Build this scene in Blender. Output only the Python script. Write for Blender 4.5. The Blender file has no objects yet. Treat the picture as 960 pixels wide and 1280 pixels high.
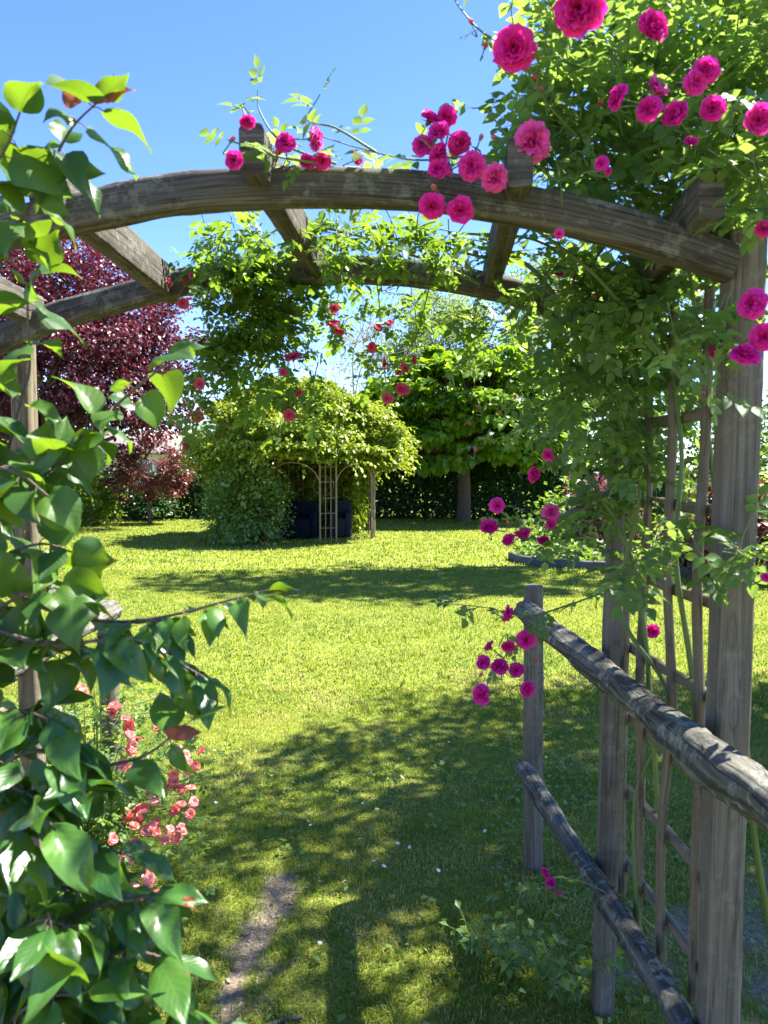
import bpy, math, random
import numpy as np
from mathutils import Vector

rng = np.random.default_rng(7)
random.seed(7)
C = bpy.context.scene.collection
PI = math.pi
CAM_H, FPX, PITCH = 1.55, 962.0, math.radians(3.1)
cp, sp = math.cos(PITCH), math.sin(PITCH)


def P(px, py, Y):
    """world point seen at photo pixel (px, py) at ground distance Y"""
    a, b = (px - 480) / FPX, (640 - py) / FPX
    d = np.array([a, cp + b * sp, -sp + b * cp])
    return np.array([0, 0, CAM_H]) + d * (Y / d[1])


def nrm(a):
    a = np.asarray(a, float)
    return a / np.maximum(np.linalg.norm(a, axis=-1, keepdims=True), 1e-9)


# ------------------------------------------------------------------ sun
AZ, EL = math.radians(68), math.radians(55)
SUN = np.array([math.sin(AZ) * math.cos(EL), math.cos(AZ) * math.cos(EL), math.sin(EL)])


# ------------------------------------------------------------------ objects
def tag(o, label=None, cat=None, group=None, kind=None):
    if label: o['label'] = label
    if cat: o['category'] = cat
    if group: o['group'] = group
    if kind: o['kind'] = kind
    return o


def empty(name, loc, label, cat, group=None):
    o = bpy.data.objects.new(name, None)
    C.objects.link(o)
    o.empty_display_size = .2
    o.location = [float(v) for v in loc]
    return tag(o, label, cat, group)


class Geo:
    def __init__(self):
        self.V, self.A, self.Q, self.T, self.QM, self.TM = [], [], [], [], [], []
        self.n = 0

    def add(self, V, Q=None, T=None, A=None, mi=0):
        V = np.asarray(V, float).reshape(-1, 3)
        k = len(V)
        self.V.append(V)
        self.A.append(np.zeros((k, 3)) if A is None else np.asarray(A, float).reshape(-1, 3))
        if Q is not None and len(Q):
            Q = np.asarray(Q, int).reshape(-1, 4)
            self.Q.append(Q + self.n); self.QM.append(np.full(len(Q), mi))
        if T is not None and len(T):
            T = np.asarray(T, int).reshape(-1, 3)
            self.T.append(T + self.n); self.TM.append(np.full(len(T), mi))
        self.n += k

    def build(self, name, mats, parent=None, smooth=True):
        V = np.concatenate(self.V); A = np.concatenate(self.A)
        if parent is not None:
            off = np.zeros(3); p = parent
            while p is not None:
                off += np.array(p.location); p = p.parent
            V = V - off
        Q = np.concatenate(self.Q) if self.Q else np.zeros((0, 4), int)
        T = np.concatenate(self.T) if self.T else np.zeros((0, 3), int)
        MI = np.concatenate((self.QM or [np.zeros(0, int)]) + (self.TM or [np.zeros(0, int)]))
        me = bpy.data.meshes.new(name)
        me.vertices.add(len(V)); me.vertices.foreach_set('co', V.astype(np.float32).ravel())
        loops = np.concatenate([Q.ravel(), T.ravel()]).astype(np.int32)
        me.loops.add(len(loops)); me.loops.foreach_set('vertex_index', loops)
        ls = np.concatenate([np.arange(len(Q)) * 4, len(Q) * 4 + np.arange(len(T)) * 3]).astype(np.int32)
        me.polygons.add(len(ls)); me.polygons.foreach_set('loop_start', ls)
        for m in (mats if isinstance(mats, (list, tuple)) else [mats]):
            me.materials.append(m)
        me.polygons.foreach_set('material_index', MI.astype(np.int32))
        if smooth:
            me.polygons.foreach_set('use_smooth', np.ones(len(ls), bool))
        at = me.attributes.new('leaf', 'FLOAT_VECTOR', 'POINT')
        at.data.foreach_set('vector', A.astype(np.float32).ravel())
        me.update(calc_edges=True)
        o = bpy.data.objects.new(name, me)
        C.objects.link(o)
        if parent is not None:
            o.parent = parent
        return o


# ------------------------------------------------------------------ shapes
def catmull(pts, n=8):
    p = np.asarray(pts, float)
    if len(p) < 3:
        return np.linspace(p[0], p[-1], n + 1)
    q = np.vstack([2 * p[0] - p[1], p, 2 * p[-1] - p[-2]])
    out = []
    for i in range(1, len(q) - 2):
        a, b, c, d = q[i - 1], q[i], q[i + 1], q[i + 2]
        for t in np.linspace(0, 1, n, endpoint=False):
            out.append(.5 * ((2 * b) + (c - a) * t + (2 * a - 5 * b + 4 * c - d) * t * t + (3 * b - a - 3 * c + d) * t ** 3))
    out.append(p[-1])
    return np.array(out)


def sweep(geo, pts, sec, up=(0, 0, 1), scale=None, wob=0, cap=True, mi=0, smooth_cap=False):
    """sweep a closed 2-D section (side, up) along points"""
    pts = np.asarray(pts, float); sec = np.asarray(sec, float)
    n, k = len(pts), len(sec)
    tan = nrm(np.gradient(pts, axis=0))
    up = np.asarray(up, float)
    side = nrm(np.cross(tan, up)); upv = nrm(np.cross(side, tan))
    sc = np.ones(n) if scale is None else np.asarray(scale, float)
    s = np.concatenate([[0], np.cumsum(np.linalg.norm(np.diff(pts, axis=0), axis=1))])
    per = np.concatenate([[0], np.cumsum(np.linalg.norm(np.diff(sec, axis=0), axis=1))])
    V = pts[:, None] + sc[:, None, None] * (sec[None, :, :1] * side[:, None] + sec[None, :, 1:] * upv[:, None])
    if wob:
        ph = rng.uniform(0, 6, 6)
        j = np.arange(k)[None]; ss = s[:, None]
        w = wob * (np.sin(9 * ss + ph[0] + j * .6) + .6 * np.sin(23 * ss + ph[1] - j * 1.1) + .5 * np.sin(51 * ss + ph[2] + 2.1 * j))
        w += wob * .5 * rng.normal(size=(n, k))
        V += w[..., None] * nrm(V - pts[:, None])
    r0 = rng.uniform()
    A = np.stack([np.repeat(s[:, None], k, 1), np.repeat(per[None] * sc.mean(), n, 0), np.full((n, k), r0)], -1)
    i, j = np.meshgrid(np.arange(n - 1), np.arange(k), indexing='ij')
    j2 = (j + 1) % k
    Q = np.stack([i * k + j, i * k + j2, (i + 1) * k + j2, (i + 1) * k + j], -1).reshape(-1, 4)
    geo.add(V.reshape(-1, 3), Q, None, A.reshape(-1, 3), mi)
    if cap:
        for e, fl in ((0, 1), (n - 1, 0)):
            ring = V[e]; c = ring.mean(0)
            VV = np.vstack([ring, c]); T = []
            for a in range(k):
                b = (a + 1) % k
                T.append((b, a, k) if fl else (a, b, k))
            AA = np.zeros((k + 1, 3)); AA[:, 0] = np.append(sec[:, 0] * .15, 0) + s[e]; AA[:, 1] = np.append(sec[:, 1], 0); AA[:, 2] = r0
            geo.add(VV, None, T, AA, mi)


def circ(r, k=12):
    a = np.arange(k) * 2 * PI / k
    return np.stack([r * np.cos(a), r * np.sin(a)], 1)


def rrect(w, h, r=.01, seg=3):
    out = []
    for cx, cy, a0 in ((w / 2 - r, h / 2 - r, 0), (-w / 2 + r, h / 2 - r, 90), (-w / 2 + r, -h / 2 + r, 180), (w / 2 - r, -h / 2 + r, 270)):
        for q in range(seg):
            a = math.radians(a0 + 90 * q / (seg - 1))
            out.append((cx + r * math.cos(a), cy + r * math.sin(a)))
    return np.array(out)


def tube(geo, pts, r0, r1=None, k=5, mi=0, rnd=None):
    pts = np.asarray(pts, float)
    n = len(pts)
    r = np.linspace(r0, r0 if r1 is None else r1, n)
    tan = nrm(np.gradient(pts, axis=0))
    ref = np.where(np.abs(tan[:, 2:3]) > .9, np.array([[1., 0, 0]]), np.array([[0, 0, 1.]]))
    if abs(tan[:, 2]).mean() > .6: ref = np.tile([[1., .2, 0]], (n, 1))
    else: ref = np.tile([[0, .1, 1.]], (n, 1))
    a = nrm(np.cross(tan, ref)); b = np.cross(a, tan)
    th = np.arange(k) * 2 * PI / k
    V = pts[:, None] + r[:, None, None] * (np.cos(th)[None, :, None] * a[:, None] + np.sin(th)[None, :, None] * b[:, None])
    s = np.concatenate([[0], np.cumsum(np.linalg.norm(np.diff(pts, axis=0), axis=1))])
    A = np.stack([np.repeat(s[:, None], k, 1), np.repeat((th * r0)[None], n, 0), np.full((n, k), rng.uniform() if rnd is None else rnd)], -1)
    i, j = np.meshgrid(np.arange(n - 1), np.arange(k), indexing='ij')
    j2 = (j + 1) % k
    Q = np.stack([i * k + j, i * k + j2, (i + 1) * k + j2, (i + 1) * k + j], -1).reshape(-1, 4)
    geo.add(V.reshape(-1, 3), Q, None, A.reshape(-1, 3), mi)


def box(geo, c, size, rot=0, mi=0, taper=1.0):
    x, y, z = [v / 2 for v in size]
    v = np.array([(a * x, b * y, d * z) for d in (-1, 1) for b in (-1, 1) for a in (-1, 1)])
    v[4:, :2] *= taper
    cs, sn = math.cos(rot), math.sin(rot)
    v = v @ np.array([[cs, sn, 0], [-sn, cs, 0], [0, 0, 1]]) + np.asarray(c, float)
    Q = [(0, 2, 3, 1), (4, 5, 7, 6), (0, 1, 5, 4), (2, 6, 7, 3), (0, 4, 6, 2), (1, 3, 7, 5)]
    for q in Q:
        geo.add(v[list(q)], [(0, 1, 2, 3)], None, v[list(q)] * .0 + np.array([[0, 0, 0], [size[0], 0, 0], [size[0], size[2], 0], [0, size[2], 0]]), mi)


# ------------------------------------------------------------------ leaf templates (x along, y across, z up; unit length)
def leaf_t(rows, cols, wfun, fold=.25, curl=.25, wave=0., side_curl=0., twist=0., bend=0.):
    u = np.linspace(0, 1, rows + 1); v = np.linspace(-1, 1, cols + 1)
    U, Vv = np.meshgrid(u, v, indexing='ij')
    w = np.array([wfun(x) for x in u])[:, None]
    y = Vv * w
    ang = curl * U
    x = U * (1 - .18 * curl * curl * U * U)
    z = fold * np.abs(y) - side_curl * y * y * 4 - curl * .5 * U * U + wave * np.sin(U * 9 + 2 * Vv) * np.abs(Vv)
    tw = twist * U
    y, z = y * np.cos(tw) - z * np.sin(tw), y * np.sin(tw) + z * np.cos(tw)
    y = y + bend * U * U
    V = np.stack([x, y, z], -1).reshape(-1, 3)
    k = cols + 1
    i, j = np.meshgrid(np.arange(rows), np.arange(cols), indexing='ij')
    Q = np.stack([i * k + j, (i + 1) * k + j, (i + 1) * k + j + 1, i * k + j + 1], -1).reshape(-1, 4)
    return V, Q, np.stack([U, Vv], -1).reshape(-1, 2)


def comb(parts):
    V, Q, U, n = [], [], [], 0
    for (v, q, u) in parts:
        V.append(v); Q.append(q + n); U.append(u); n += len(v)
    return np.vstack(V), np.vstack(Q), np.vstack(U)


def place(t, o, ang, s, roll=0, pitch=0):
    v, q, u = t
    v = v * s
    if roll:
        c, n = math.cos(roll), math.sin(roll)
        v = np.stack([v[:, 0], v[:, 1] * c - v[:, 2] * n, v[:, 1] * n + v[:, 2] * c], 1)
    if pitch:
        c, n = math.cos(pitch), math.sin(pitch)
        v = np.stack([v[:, 0] * c - v[:, 2] * n, v[:, 1], v[:, 0] * n + v[:, 2] * c], 1)
    c, n = math.cos(ang), math.sin(ang)
    v = np.stack([v[:, 0] * c - v[:, 1] * n, v[:, 0] * n + v[:, 1] * c, v[:, 2]], 1)
    return v + np.asarray(o), q, u


ovate = lambda u: .35 * max(0.012, math.sin(PI * min(1, u ** .82))) * (1.08 - .25 * u) + .002
def heart(u):
    if u < .1: return .18 + 2.0 * u
    return max(.004, .38 * (max(0, math.cos((u - .30) / .70 * PI / 2)) ** 1.5 if u > .30 else 1 - ((.30 - u) / .3) ** 2 * .2))
def ellip(u):
    return max(.006, .29 * max(0, math.sin(PI * u ** .80)) ** 1.0 * (1 - .25 * u))
lance = lambda u: max(.004, .16 * math.sin(PI * u ** .8))

LEAFLET = leaf_t(4, 2, ovate, fold=.3, curl=.3)
stripT = (np.array([[0, -.008, 0], [.64, -.005, 0], [.64, .005, 0], [0, .008, 0]]), np.array([[0, 1, 2, 3]]), np.array([[0, 0], [1, 0], [1, 0], [0, 0]], float))
def rose_leaf(k):
    r = random.Random(k)
    L = [stripT, place(LEAFLET, (.62, 0, 0), r.uniform(-.15, .15), .40)]
    for x, s in ((.22, .30), (.44, .36)):
        for sg in (-1, 1):
            L.append(place(LEAFLET, (x, sg * .006, 0), sg * r.uniform(.95, 1.25), s * r.uniform(.88, 1.08), roll=r.uniform(-.35, .35), pitch=r.uniform(-.25, .15)))
    return comb(L)
ROSE_LEAVES = [rose_leaf(k) for k in range(4)]
def variants(fn, n, seed):
    r = random.Random(seed)
    out = []
    for _ in range(n):
        a = r.uniform(.82, 1.1)
        out.append(leaf_t(10, 6, lambda u: fn(u) * a, fold=r.uniform(.05, .6), curl=r.uniform(.15, 1.15), wave=r.uniform(.01, .07), side_curl=r.uniform(-.1, .4), twist=r.uniform(-.7, .7), bend=r.uniform(-.12, .12)))
    return out
LILAC = variants(heart, 9, 3)
GLOSSY = variants(ellip, 9, 4)
SMALL = [leaf_t(2, 2, lambda u: max(.03, .36 * math.sin(PI * u ** .85)), fold=f, curl=c) for f, c in ((.4, .3), (.2, .7))]
BIG = [leaf_t(3, 2, lambda u: max(.03, .42 * math.sin(PI * (.08 + .92 * u) ** .7)), fold=f, curl=c) for f, c in ((.25, .6), (.15, .9))]
LANCE = [leaf_t(3, 2, lance, fold=.3, curl=.5)]


def add_leaves(geo, tmpls, O, D, N, S, R, mi=0):
    O, D, N = np.asarray(O, float), nrm(D), np.asarray(N, float)
    S, R = np.asarray(S, float), np.asarray(R, float)
    Z = nrm(N - (N * D).sum(1, keepdims=True) * D)
    Yv = np.cross(Z, D)
    pick = rng.integers(0, len(tmpls), len(O))
    for t, (v, q, u) in enumerate(tmpls):
        m = np.where(pick == t)[0]
        if not len(m): continue
        k = len(v)
        W = O[m, None] + S[m, None, None] * (v[None, :, :1] * D[m, None] + v[None, :, 1:2] * Yv[m, None] + v[None, :, 2:] * Z[m, None])
        A = np.concatenate([np.repeat(u[None], len(m), 0), np.repeat(R[m, None, None], k, 1)], -1)
        Q = (q[None] + (np.arange(len(m)) * k)[:, None, None]).reshape(-1, 4)
        geo.add(W.reshape(-1, 3), Q, None, A.reshape(-1, 3), mi)


# ------------------------------------------------------------------ materials
def newmat(name):
    m = bpy.data.materials.new(name); m.use_nodes = True
    nt = m.node_tree; nt.nodes.clear()
    out = nt.nodes.new('ShaderNodeOutputMaterial')
    return m, nt, out


def node(nt, t, **kw):
    n = nt.nodes.new(t)
    for k, v in kw.items():
        if k.startswith('i_'): n.inputs[k[2:].replace('_', ' ')].default_value = v
        else: setattr(n, k, v)
    return n


def ramp(nt, fac, stops):
    r = nt.nodes.new('ShaderNodeValToRGB')
    e = r.color_ramp.elements
    while len(e) < len(stops): e.new(.5)
    for i, (p, c) in enumerate(stops):
        e[i].position = p; e[i].color = (*c, 1) if len(c) == 3 else c
    nt.links.new(fac, r.inputs[0])
    return r.outputs[0]


def math_(nt, op, a, b=None, clamp=False):
    n = nt.nodes.new('ShaderNodeMath'); n.operation = op; n.use_clamp = clamp
    for i, v in enumerate((a, b)):
        if v is None: continue
        if isinstance(v, (int, float)): n.inputs[i].default_value = v
        else: nt.links.new(v, n.inputs[i])
    return n.outputs[0]


def mix(nt, f, a, b, blend='MIX'):
    n = nt.nodes.new('ShaderNodeMix'); n.data_type = 'RGBA'; n.blend_type = blend
    for k, v in ((0, f), (6, a), (7, b)):
        if isinstance(v, (int, float)): n.inputs[k].default_value = v
        elif isinstance(v, tuple): n.inputs[k].default_value = (*v, 1)
        else: nt.links.new(v, n.inputs[k])
    return n.outputs[2]


def leaf_mat(name, cols, tcol, trans=.4, rough=.4, spec=.5, vein=0., veincol=(.3, .4, .12), big=0):
    m, nt, out = newmat(name)
    at = node(nt, 'ShaderNodeAttribute', attribute_name='leaf')
    sx = node(nt, 'ShaderNodeSeparateXYZ'); nt.links.new(at.outputs['Vector'], sx.inputs[0])
    n = len(cols)
    col = ramp(nt, sx.outputs[2], [(i / max(1, n - 1), c) for i, c in enumerate(cols)])
    rv = math_(nt, 'ADD', math_(nt, 'MULTIPLY', sx.outputs[2], .5), .62)
    tc = mix(nt, 1.0, tcol, rv, 'MULTIPLY')
    if vein:
        av = math_(nt, 'ABSOLUTE', sx.outputs[1])
        mid = math_(nt, 'LESS_THAN', av, .045)
        ph = math_(nt, 'SUBTRACT', math_(nt, 'MULTIPLY', sx.outputs[0], 52.), math_(nt, 'MULTIPLY', av, 15.))
        lat = math_(nt, 'GREATER_THAN', math_(nt, 'SINE', ph), .93)
        vv = math_(nt, 'MULTIPLY', math_(nt, 'MAXIMUM', mid, math_(nt, 'MULTIPLY', lat, .22)), vein)
        col = mix(nt, vv, col, veincol)
        nz = node(nt, 'ShaderNodeTexNoise', i_Scale=60.)
        nt.links.new(node(nt, 'ShaderNodeTexCoord').outputs['Object'], nz.inputs['Vector'])
        col = mix(nt, math_(nt, 'MULTIPLY', nz.outputs[0], .35), col, tuple(c * .6 for c in cols[0]))
        tc = mix(nt, math_(nt, 'MULTIPLY', math_(nt, 'MAXIMUM', mid, math_(nt, 'MULTIPLY', lat, .5)), .55), tc, tuple(c * .35 for c in tcol))
        n9 = node(nt, 'ShaderNodeTexNoise', i_Scale=26., i_Detail=4.); nt.links.new(node(nt, 'ShaderNodeTexCoord').outputs['Object'], n9.inputs['Vector'])
        spots = ramp(nt, n9.outputs[0], [(.66, (0, 0, 0)), (.71, (1, 1, 1))])
        col = mix(nt, math_(nt, 'MULTIPLY', spots, .6), col, (.16, .12, .035)); tc = mix(nt, math_(nt, 'MULTIPLY', spots, .6), tc, (.2, .13, .03))
        tc = mix(nt, math_(nt, 'MULTIPLY', nz.outputs[0], .5), tc, tuple(c * .5 for c in tcol))
    b = node(nt, 'ShaderNodeBsdfPrincipled', i_Roughness=rough)
    b.inputs['Specular IOR Level'].default_value = spec
    nt.links.new(col, b.inputs['Base Color'])
    if vein:
        bp = node(nt, 'ShaderNodeBump', i_Strength=.05, i_Distance=.003)
        nt.links.new(math_(nt, 'SINE', ph), bp.inputs['Height'])
        nt.links.new(bp.outputs[0], b.inputs['Normal'])
    t = node(nt, 'ShaderNodeBsdfTranslucent')
    nt.links.new(tc, t.inputs[0])
    mx = node(nt, 'ShaderNodeMixShader'); mx.inputs[0].default_value = trans
    nt.links.new(b.outputs[0], mx.inputs[1]); nt.links.new(t.outputs[0], mx.inputs[2])
    nt.links.new(mx.outputs[0], out.inputs[0])
    return m


def wood_mat(name, dark, mid, light, lichen=.3, grain=1., bump=.6):
    m, nt, out = newmat(name)
    at = node(nt, 'ShaderNodeAttribute', attribute_name='leaf')
    mp = node(nt, 'ShaderNodeMapping'); mp.inputs['Scale'].default_value = (2.2, 75 * grain, 9.)
    nt.links.new(at.outputs['Vector'], mp.inputs[0])
    n1 = node(nt, 'ShaderNodeTexNoise', i_Scale=1., i_Detail=8., i_Roughness=.65, i_Distortion=.6)
    nt.links.new(mp.outputs[0], n1.inputs['Vector'])
    geo = node(nt, 'ShaderNodeNewGeometry')
    n2 = node(nt, 'ShaderNodeTexNoise', i_Scale=7., i_Detail=5.); nt.links.new(geo.outputs['Position'], n2.inputs['Vector'])
    n3 = node(nt, 'ShaderNodeTexNoise', i_Scale=38., i_Detail=6., i_Roughness=.7); nt.links.new(geo.outputs['Position'], n3.inputs['Vector'])
    col = ramp(nt, n1.outputs[0], [(.3, dark), (.5, mid), (.72, light)])
    col = mix(nt, math_(nt, 'MULTIPLY', n2.outputs[0], .8), col, mix(nt, .55, col, tuple(c * .35 for c in dark)))
    li = ramp(nt, math_(nt, 'MULTIPLY', n3.outputs[0], math_(nt, 'ADD', n2.outputs[0], .45)), [(.5, (0, 0, 0)), (.62, (1, 1, 1))])
    col = mix(nt, math_(nt, 'MULTIPLY', li, lichen), col, (.30, .31, .25))
    mp2 = node(nt, 'ShaderNodeMapping'); mp2.inputs['Scale'].default_value = (1.1, 34, 5.)
    nt.links.new(at.outputs['Vector'], mp2.inputs[0])
    n4 = node(nt, 'ShaderNodeTexNoise', i_Scale=1., i_Detail=3.); nt.links.new(mp2.outputs[0], n4.inputs['Vector'])
    mpk = node(nt, 'ShaderNodeMapping'); mpk.inputs['Scale'].default_value = (4.5, 17, 60.); nt.links.new(at.outputs['Vector'], mpk.inputs[0])
    vk = node(nt, 'ShaderNodeTexVoronoi', i_Scale=1.); nt.links.new(mpk.outputs[0], vk.inputs['Vector'])
    kn = ramp(nt, vk.outputs['Distance'], [(.10, (1, 1, 1)), (.17, (.15, .15, .15)), (.20, (.6, .6, .6)), (.25, (0, 0, 0))])
    col = mix(nt, math_(nt, 'MULTIPLY', kn, .7), col, tuple(c * .55 for c in dark))
    crack = ramp(nt, n4.outputs[0], [(.482, (1, 1, 1)), (.497, (0, 0, 0)), (.512, (1, 1, 1))])
    col = mix(nt, math_(nt, 'MULTIPLY', math_(nt, 'SUBTRACT', 1., crack), .55), col, tuple(c * .25 for c in dark))
    b = node(nt, 'ShaderNodeBsdfPrincipled', i_Roughness=.85)
    b.inputs['Specular IOR Level'].default_value = .25
    nt.links.new(col, b.inputs['Base Color'])
    bp = node(nt, 'ShaderNodeBump', i_Strength=bump, i_Distance=.012)
    h = math_(nt, 'ADD', math_(nt, 'ADD', n1.outputs[0], math_(nt, 'MULTIPLY', crack, .5)), math_(nt, 'MULTIPLY', n3.outputs[0], .5))
    nt.links.new(h, bp.inputs['Height']); nt.links.new(bp.outputs[0], b.inputs['Normal'])
    nt.links.new(b.outputs[0], out.inputs[0])
    return m


def plain(name, col, rough=.7, metal=0., noise=.25, scale=12., spec=.4, bump=.2):
    m, nt, out = newmat(name)
    tc = node(nt, 'ShaderNodeTexCoord')
    n1 = node(nt, 'ShaderNodeTexNoise', i_Scale=scale, i_Detail=6.); nt.links.new(tc.outputs['Object'], n1.inputs['Vector'])
    c = mix(nt, n1.outputs[0], tuple(v * (1 - noise) for v in col), tuple(v * (1 + noise) for v in col))
    b = node(nt, 'ShaderNodeBsdfPrincipled', i_Roughness=rough, i_Metallic=metal)
    b.inputs['Specular IOR Level'].default_value = spec
    nt.links.new(c, b.inputs['Base Color'])
    bp = node(nt, 'ShaderNodeBump', i_Strength=bump, i_Distance=.01); nt.links.new(n1.outputs[0], bp.inputs['Height'])
    nt.links.new(bp.outputs[0], b.inputs['Normal'])
    nt.links.new(b.outputs[0], out.inputs[0])
    return m


def petal_mat(name, inner, outer, var=(1.15, .9, .9), trans=.3):
    m, nt, out = newmat(name)
    at = node(nt, 'ShaderNodeAttribute', attribute_name='leaf')
    sx = node(nt, 'ShaderNodeSeparateXYZ'); nt.links.new(at.outputs['Vector'], sx.inputs[0])
    oi = node(nt, 'ShaderNodeObjectInfo')
    c = ramp(nt, sx.outputs[0], [(.15, inner), (1., outer)])
    c2 = mix(nt, 1., c, var, 'MULTIPLY')
    c = mix(nt, oi.outputs['Random'], c, c2)
    c = mix(nt, math_(nt, 'MULTIPLY', sx.outputs[2], .4), c, inner)
    b = node(nt, 'ShaderNodeBsdfPrincipled', i_Roughness=.55)
    b.inputs['Specular IOR Level'].default_value = .25
    nt.links.new(c, b.inputs['Base Color'])
    t = node(nt, 'ShaderNodeBsdfTranslucent'); nt.links.new(c, t.inputs[0])
    mx = node(nt, 'ShaderNodeMixShader'); mx.inputs[0].default_value = trans
    nt.links.new(b.outputs[0], mx.inputs[1]); nt.links.new(t.outputs[0], mx.inputs[2])
    nt.links.new(mx.outputs[0], out.inputs[0])
    return m


M = {}
M['rose_leaf'] = leaf_mat('rose_leaf', [(.045, .11, .045), (.07, .15, .05), (.12, .21, .05)], (.33, .50, .07), .48, .38, .45)
M['ramble_leaf'] = leaf_mat('ramble_leaf', [(.04, .105, .014), (.065, .15, .018), (.11, .20, .02)], (.30, .48, .03), .42, .4, .4)
M['lilac_leaf'] = leaf_mat('lilac_leaf', [(.03, .09, .022), (.05, .13, .022), (.085, .18, .024)], (.25, .42, .018), .44, .42, .45, vein=.5, veincol=(.12, .22, .06))
M['glossy_leaf'] = leaf_mat('glossy_leaf', [(.03, .10, .02), (.05, .14, .022), (.09, .20, .026)], (.22, .40, .018), .34, .32, .55, vein=.45, veincol=(.11, .22, .06))
M['red_leaf'] = leaf_mat('red_leaf', [(.12, .03, .015), (.22, .06, .02)], (.6, .18, .03), .4, .35)
M['bush_leaf'] = leaf_mat('bush_leaf', [(.07, .15, .03), (.14, .23, .04)], (.36, .5, .05), .42, .45)
M['vine_leaf'] = leaf_mat('vine_leaf', [(.09, .17, .012), (.18, .26, .02), (.30, .36, .04)], (.44, .52, .03), .3, .42, .4)
M['jas_leaf'] = leaf_mat('jas_leaf', [(.05, .12, .012), (.08, .17, .018), (.26, .33, .12)], (.28, .42, .03), .34, .35, .5)
M['catalpa_leaf'] = leaf_mat('catalpa_leaf', [(.05, .13, .007), (.09, .19, .008), (.16, .26, .010)], (.34, .54, .012), .38, .42, .4)
M['hedge_leaf'] = leaf_mat('hedge_leaf', [(.012, .04, .010), (.02, .06, .014), (.04, .09, .016)], (.10, .2, .02), .22, .4, .4)
M['gold_leaf'] = leaf_mat('gold_leaf', [(.08, .15, .01), (.14, .21, .012)], (.35, .48, .02), .36, .45)
M['plum_leaf'] = leaf_mat('plum_leaf', [(.035, .012, .018), (.055, .015, .024), (.085, .018, .028), (.17, .03, .04)], (.22, .024, .04), .28, .36, .5)
M['plum2_leaf'] = leaf_mat('plum2_leaf', [(.09, .028, .024), (.18, .055, .04)], (.26, .06, .045), .28, .4)
M['pale_leaf'] = leaf_mat('pale_leaf', [(.09, .15, .03), (.15, .21, .05)], (.34, .46, .06), .4, .45)
M['grey_leaf'] = leaf_mat('grey_leaf', [(.13, .16, .08), (.2, .23, .13)], (.3, .38, .12), .35, .45)
M['tree_leaf'] = leaf_mat('tree_leaf', [(.04, .10, .015), (.07, .15, .02)], (.25, .42, .03), .35, .45)
M['weed_leaf'] = leaf_mat('weed_leaf', [(.09, .18, .025), (.15, .25, .04)], (.3, .46, .03), .35, .45)
M['smoke_leaf'] = leaf_mat('smoke_leaf', [(.10, .035, .055), (.19, .07, .09)], (.3, .08, .1), .25, .5)
M['twig'] = plain('twig', (.13, .10, .06), .8, noise=.5, scale=30)
M['green_stem'] = plain('green_stem', (.10, .15, .035), .55, noise=.35, scale=20)
M['lilac_stem'] = plain('lilac_stem', (.09, .065, .05), .7, noise=.4, scale=40)
M['bark'] = plain('bark', (.09, .07, .055), .9, noise=.5, scale=14, bump=.8)
M['pale_bark'] = plain('pale_bark', (.38, .36, .32), .85, noise=.35, scale=9)
M['beam_wood'] = wood_mat('beam_wood', (.04, .035, .028), (.11, .098, .078), (.22, .20, .165), .35)
M['post_wood'] = wood_mat('post_wood', (.085, .070, .052), (.165, .14, .108), (.25, .218, .172), .18, bump=.4)
M['pale_wood'] = wood_mat('pale_wood', (.10, .085, .055), (.19, .155, .10), (.27, .23, .15), .15, bump=.4)
M['log_wood'] = wood_mat('log_wood', (.035, .032, .027), (.12, .112, .09), (.29, .275, .225), .8, grain=.6, bump=1.)
M['hot_pink'] = petal_mat('hot_pink', (.66, .004, .20), (.84, .026, .40), (1.04, 2.4, 1.25), .38)
M['faded_pink'] = petal_mat('faded_pink', (.74, .012, .27), (.88, .12, .52), (1., 1.3, 1.1), .38)
M['pale_pink'] = petal_mat('pale_pink', (.55, .015, .08), (.66, .16, .22), (1., .5, .7))
M['bud_pink'] = petal_mat('bud_pink', (.60, .20, .20), (.72, .32, .30), (1.1, .8, .8))
M['coral_pink'] = petal_mat('coral_pink', (.85, .34, .27), (.82, .10, .085), (1.02, 2.6, 2.9))
M['sepal'] = plain('sepal', (.12, .16, .05), .6)


# ------------------------------------------------------------------ world, sun, camera
W = bpy.data.worlds.new('World'); bpy.context.scene.world = W
W.use_nodes = True
wn = W.node_tree
sky = wn.nodes.new('ShaderNodeTexSky'); sky.sky_type = 'NISHITA'; sky.sun_disc = False
sky.sun_elevation = EL; sky.sun_rotation = AZ
sky.altitude = 0; sky.air_density = .85; sky.dust_density = .05; sky.ozone_density = 4.0
bg = wn.nodes['Background']; bg.inputs[1].default_value = .086
hs_ = wn.nodes.new('ShaderNodeHueSaturation'); hs_.inputs['Saturation'].default_value = 1.18; hs_.inputs['Hue'].default_value = .517
wn.links.new(sky.outputs[0], hs_.inputs['Color']); wn.links.new(hs_.outputs[0], bg.inputs[0])
sl = bpy.data.lights.new('sun', 'SUN'); sl.energy = 4.7; sl.angle = math.radians(.53); sl.color = (1., .95, .86)
so = bpy.data.objects.new('sun', sl); C.objects.link(so)
so.rotation_euler = Vector(SUN).to_track_quat('Z', 'Y').to_euler()
cam = bpy.data.cameras.new('camera'); co = bpy.data.objects.new('camera', cam); C.objects.link(co)
co.location = (0, 0, CAM_H); co.rotation_euler = (PI / 2 - PITCH, 0, 0)
cam.sensor_fit = 'VERTICAL'; cam.sensor_height = 36; cam.lens = 36 * FPX / 1280
cam.clip_start = .05; cam.clip_end = 2000
cam.dof.use_dof = True; cam.dof.focus_distance = 4.0; cam.dof.aperture_fstop = cam.lens / 1000 / .0035
sc = bpy.context.scene
sc.camera = co
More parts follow.
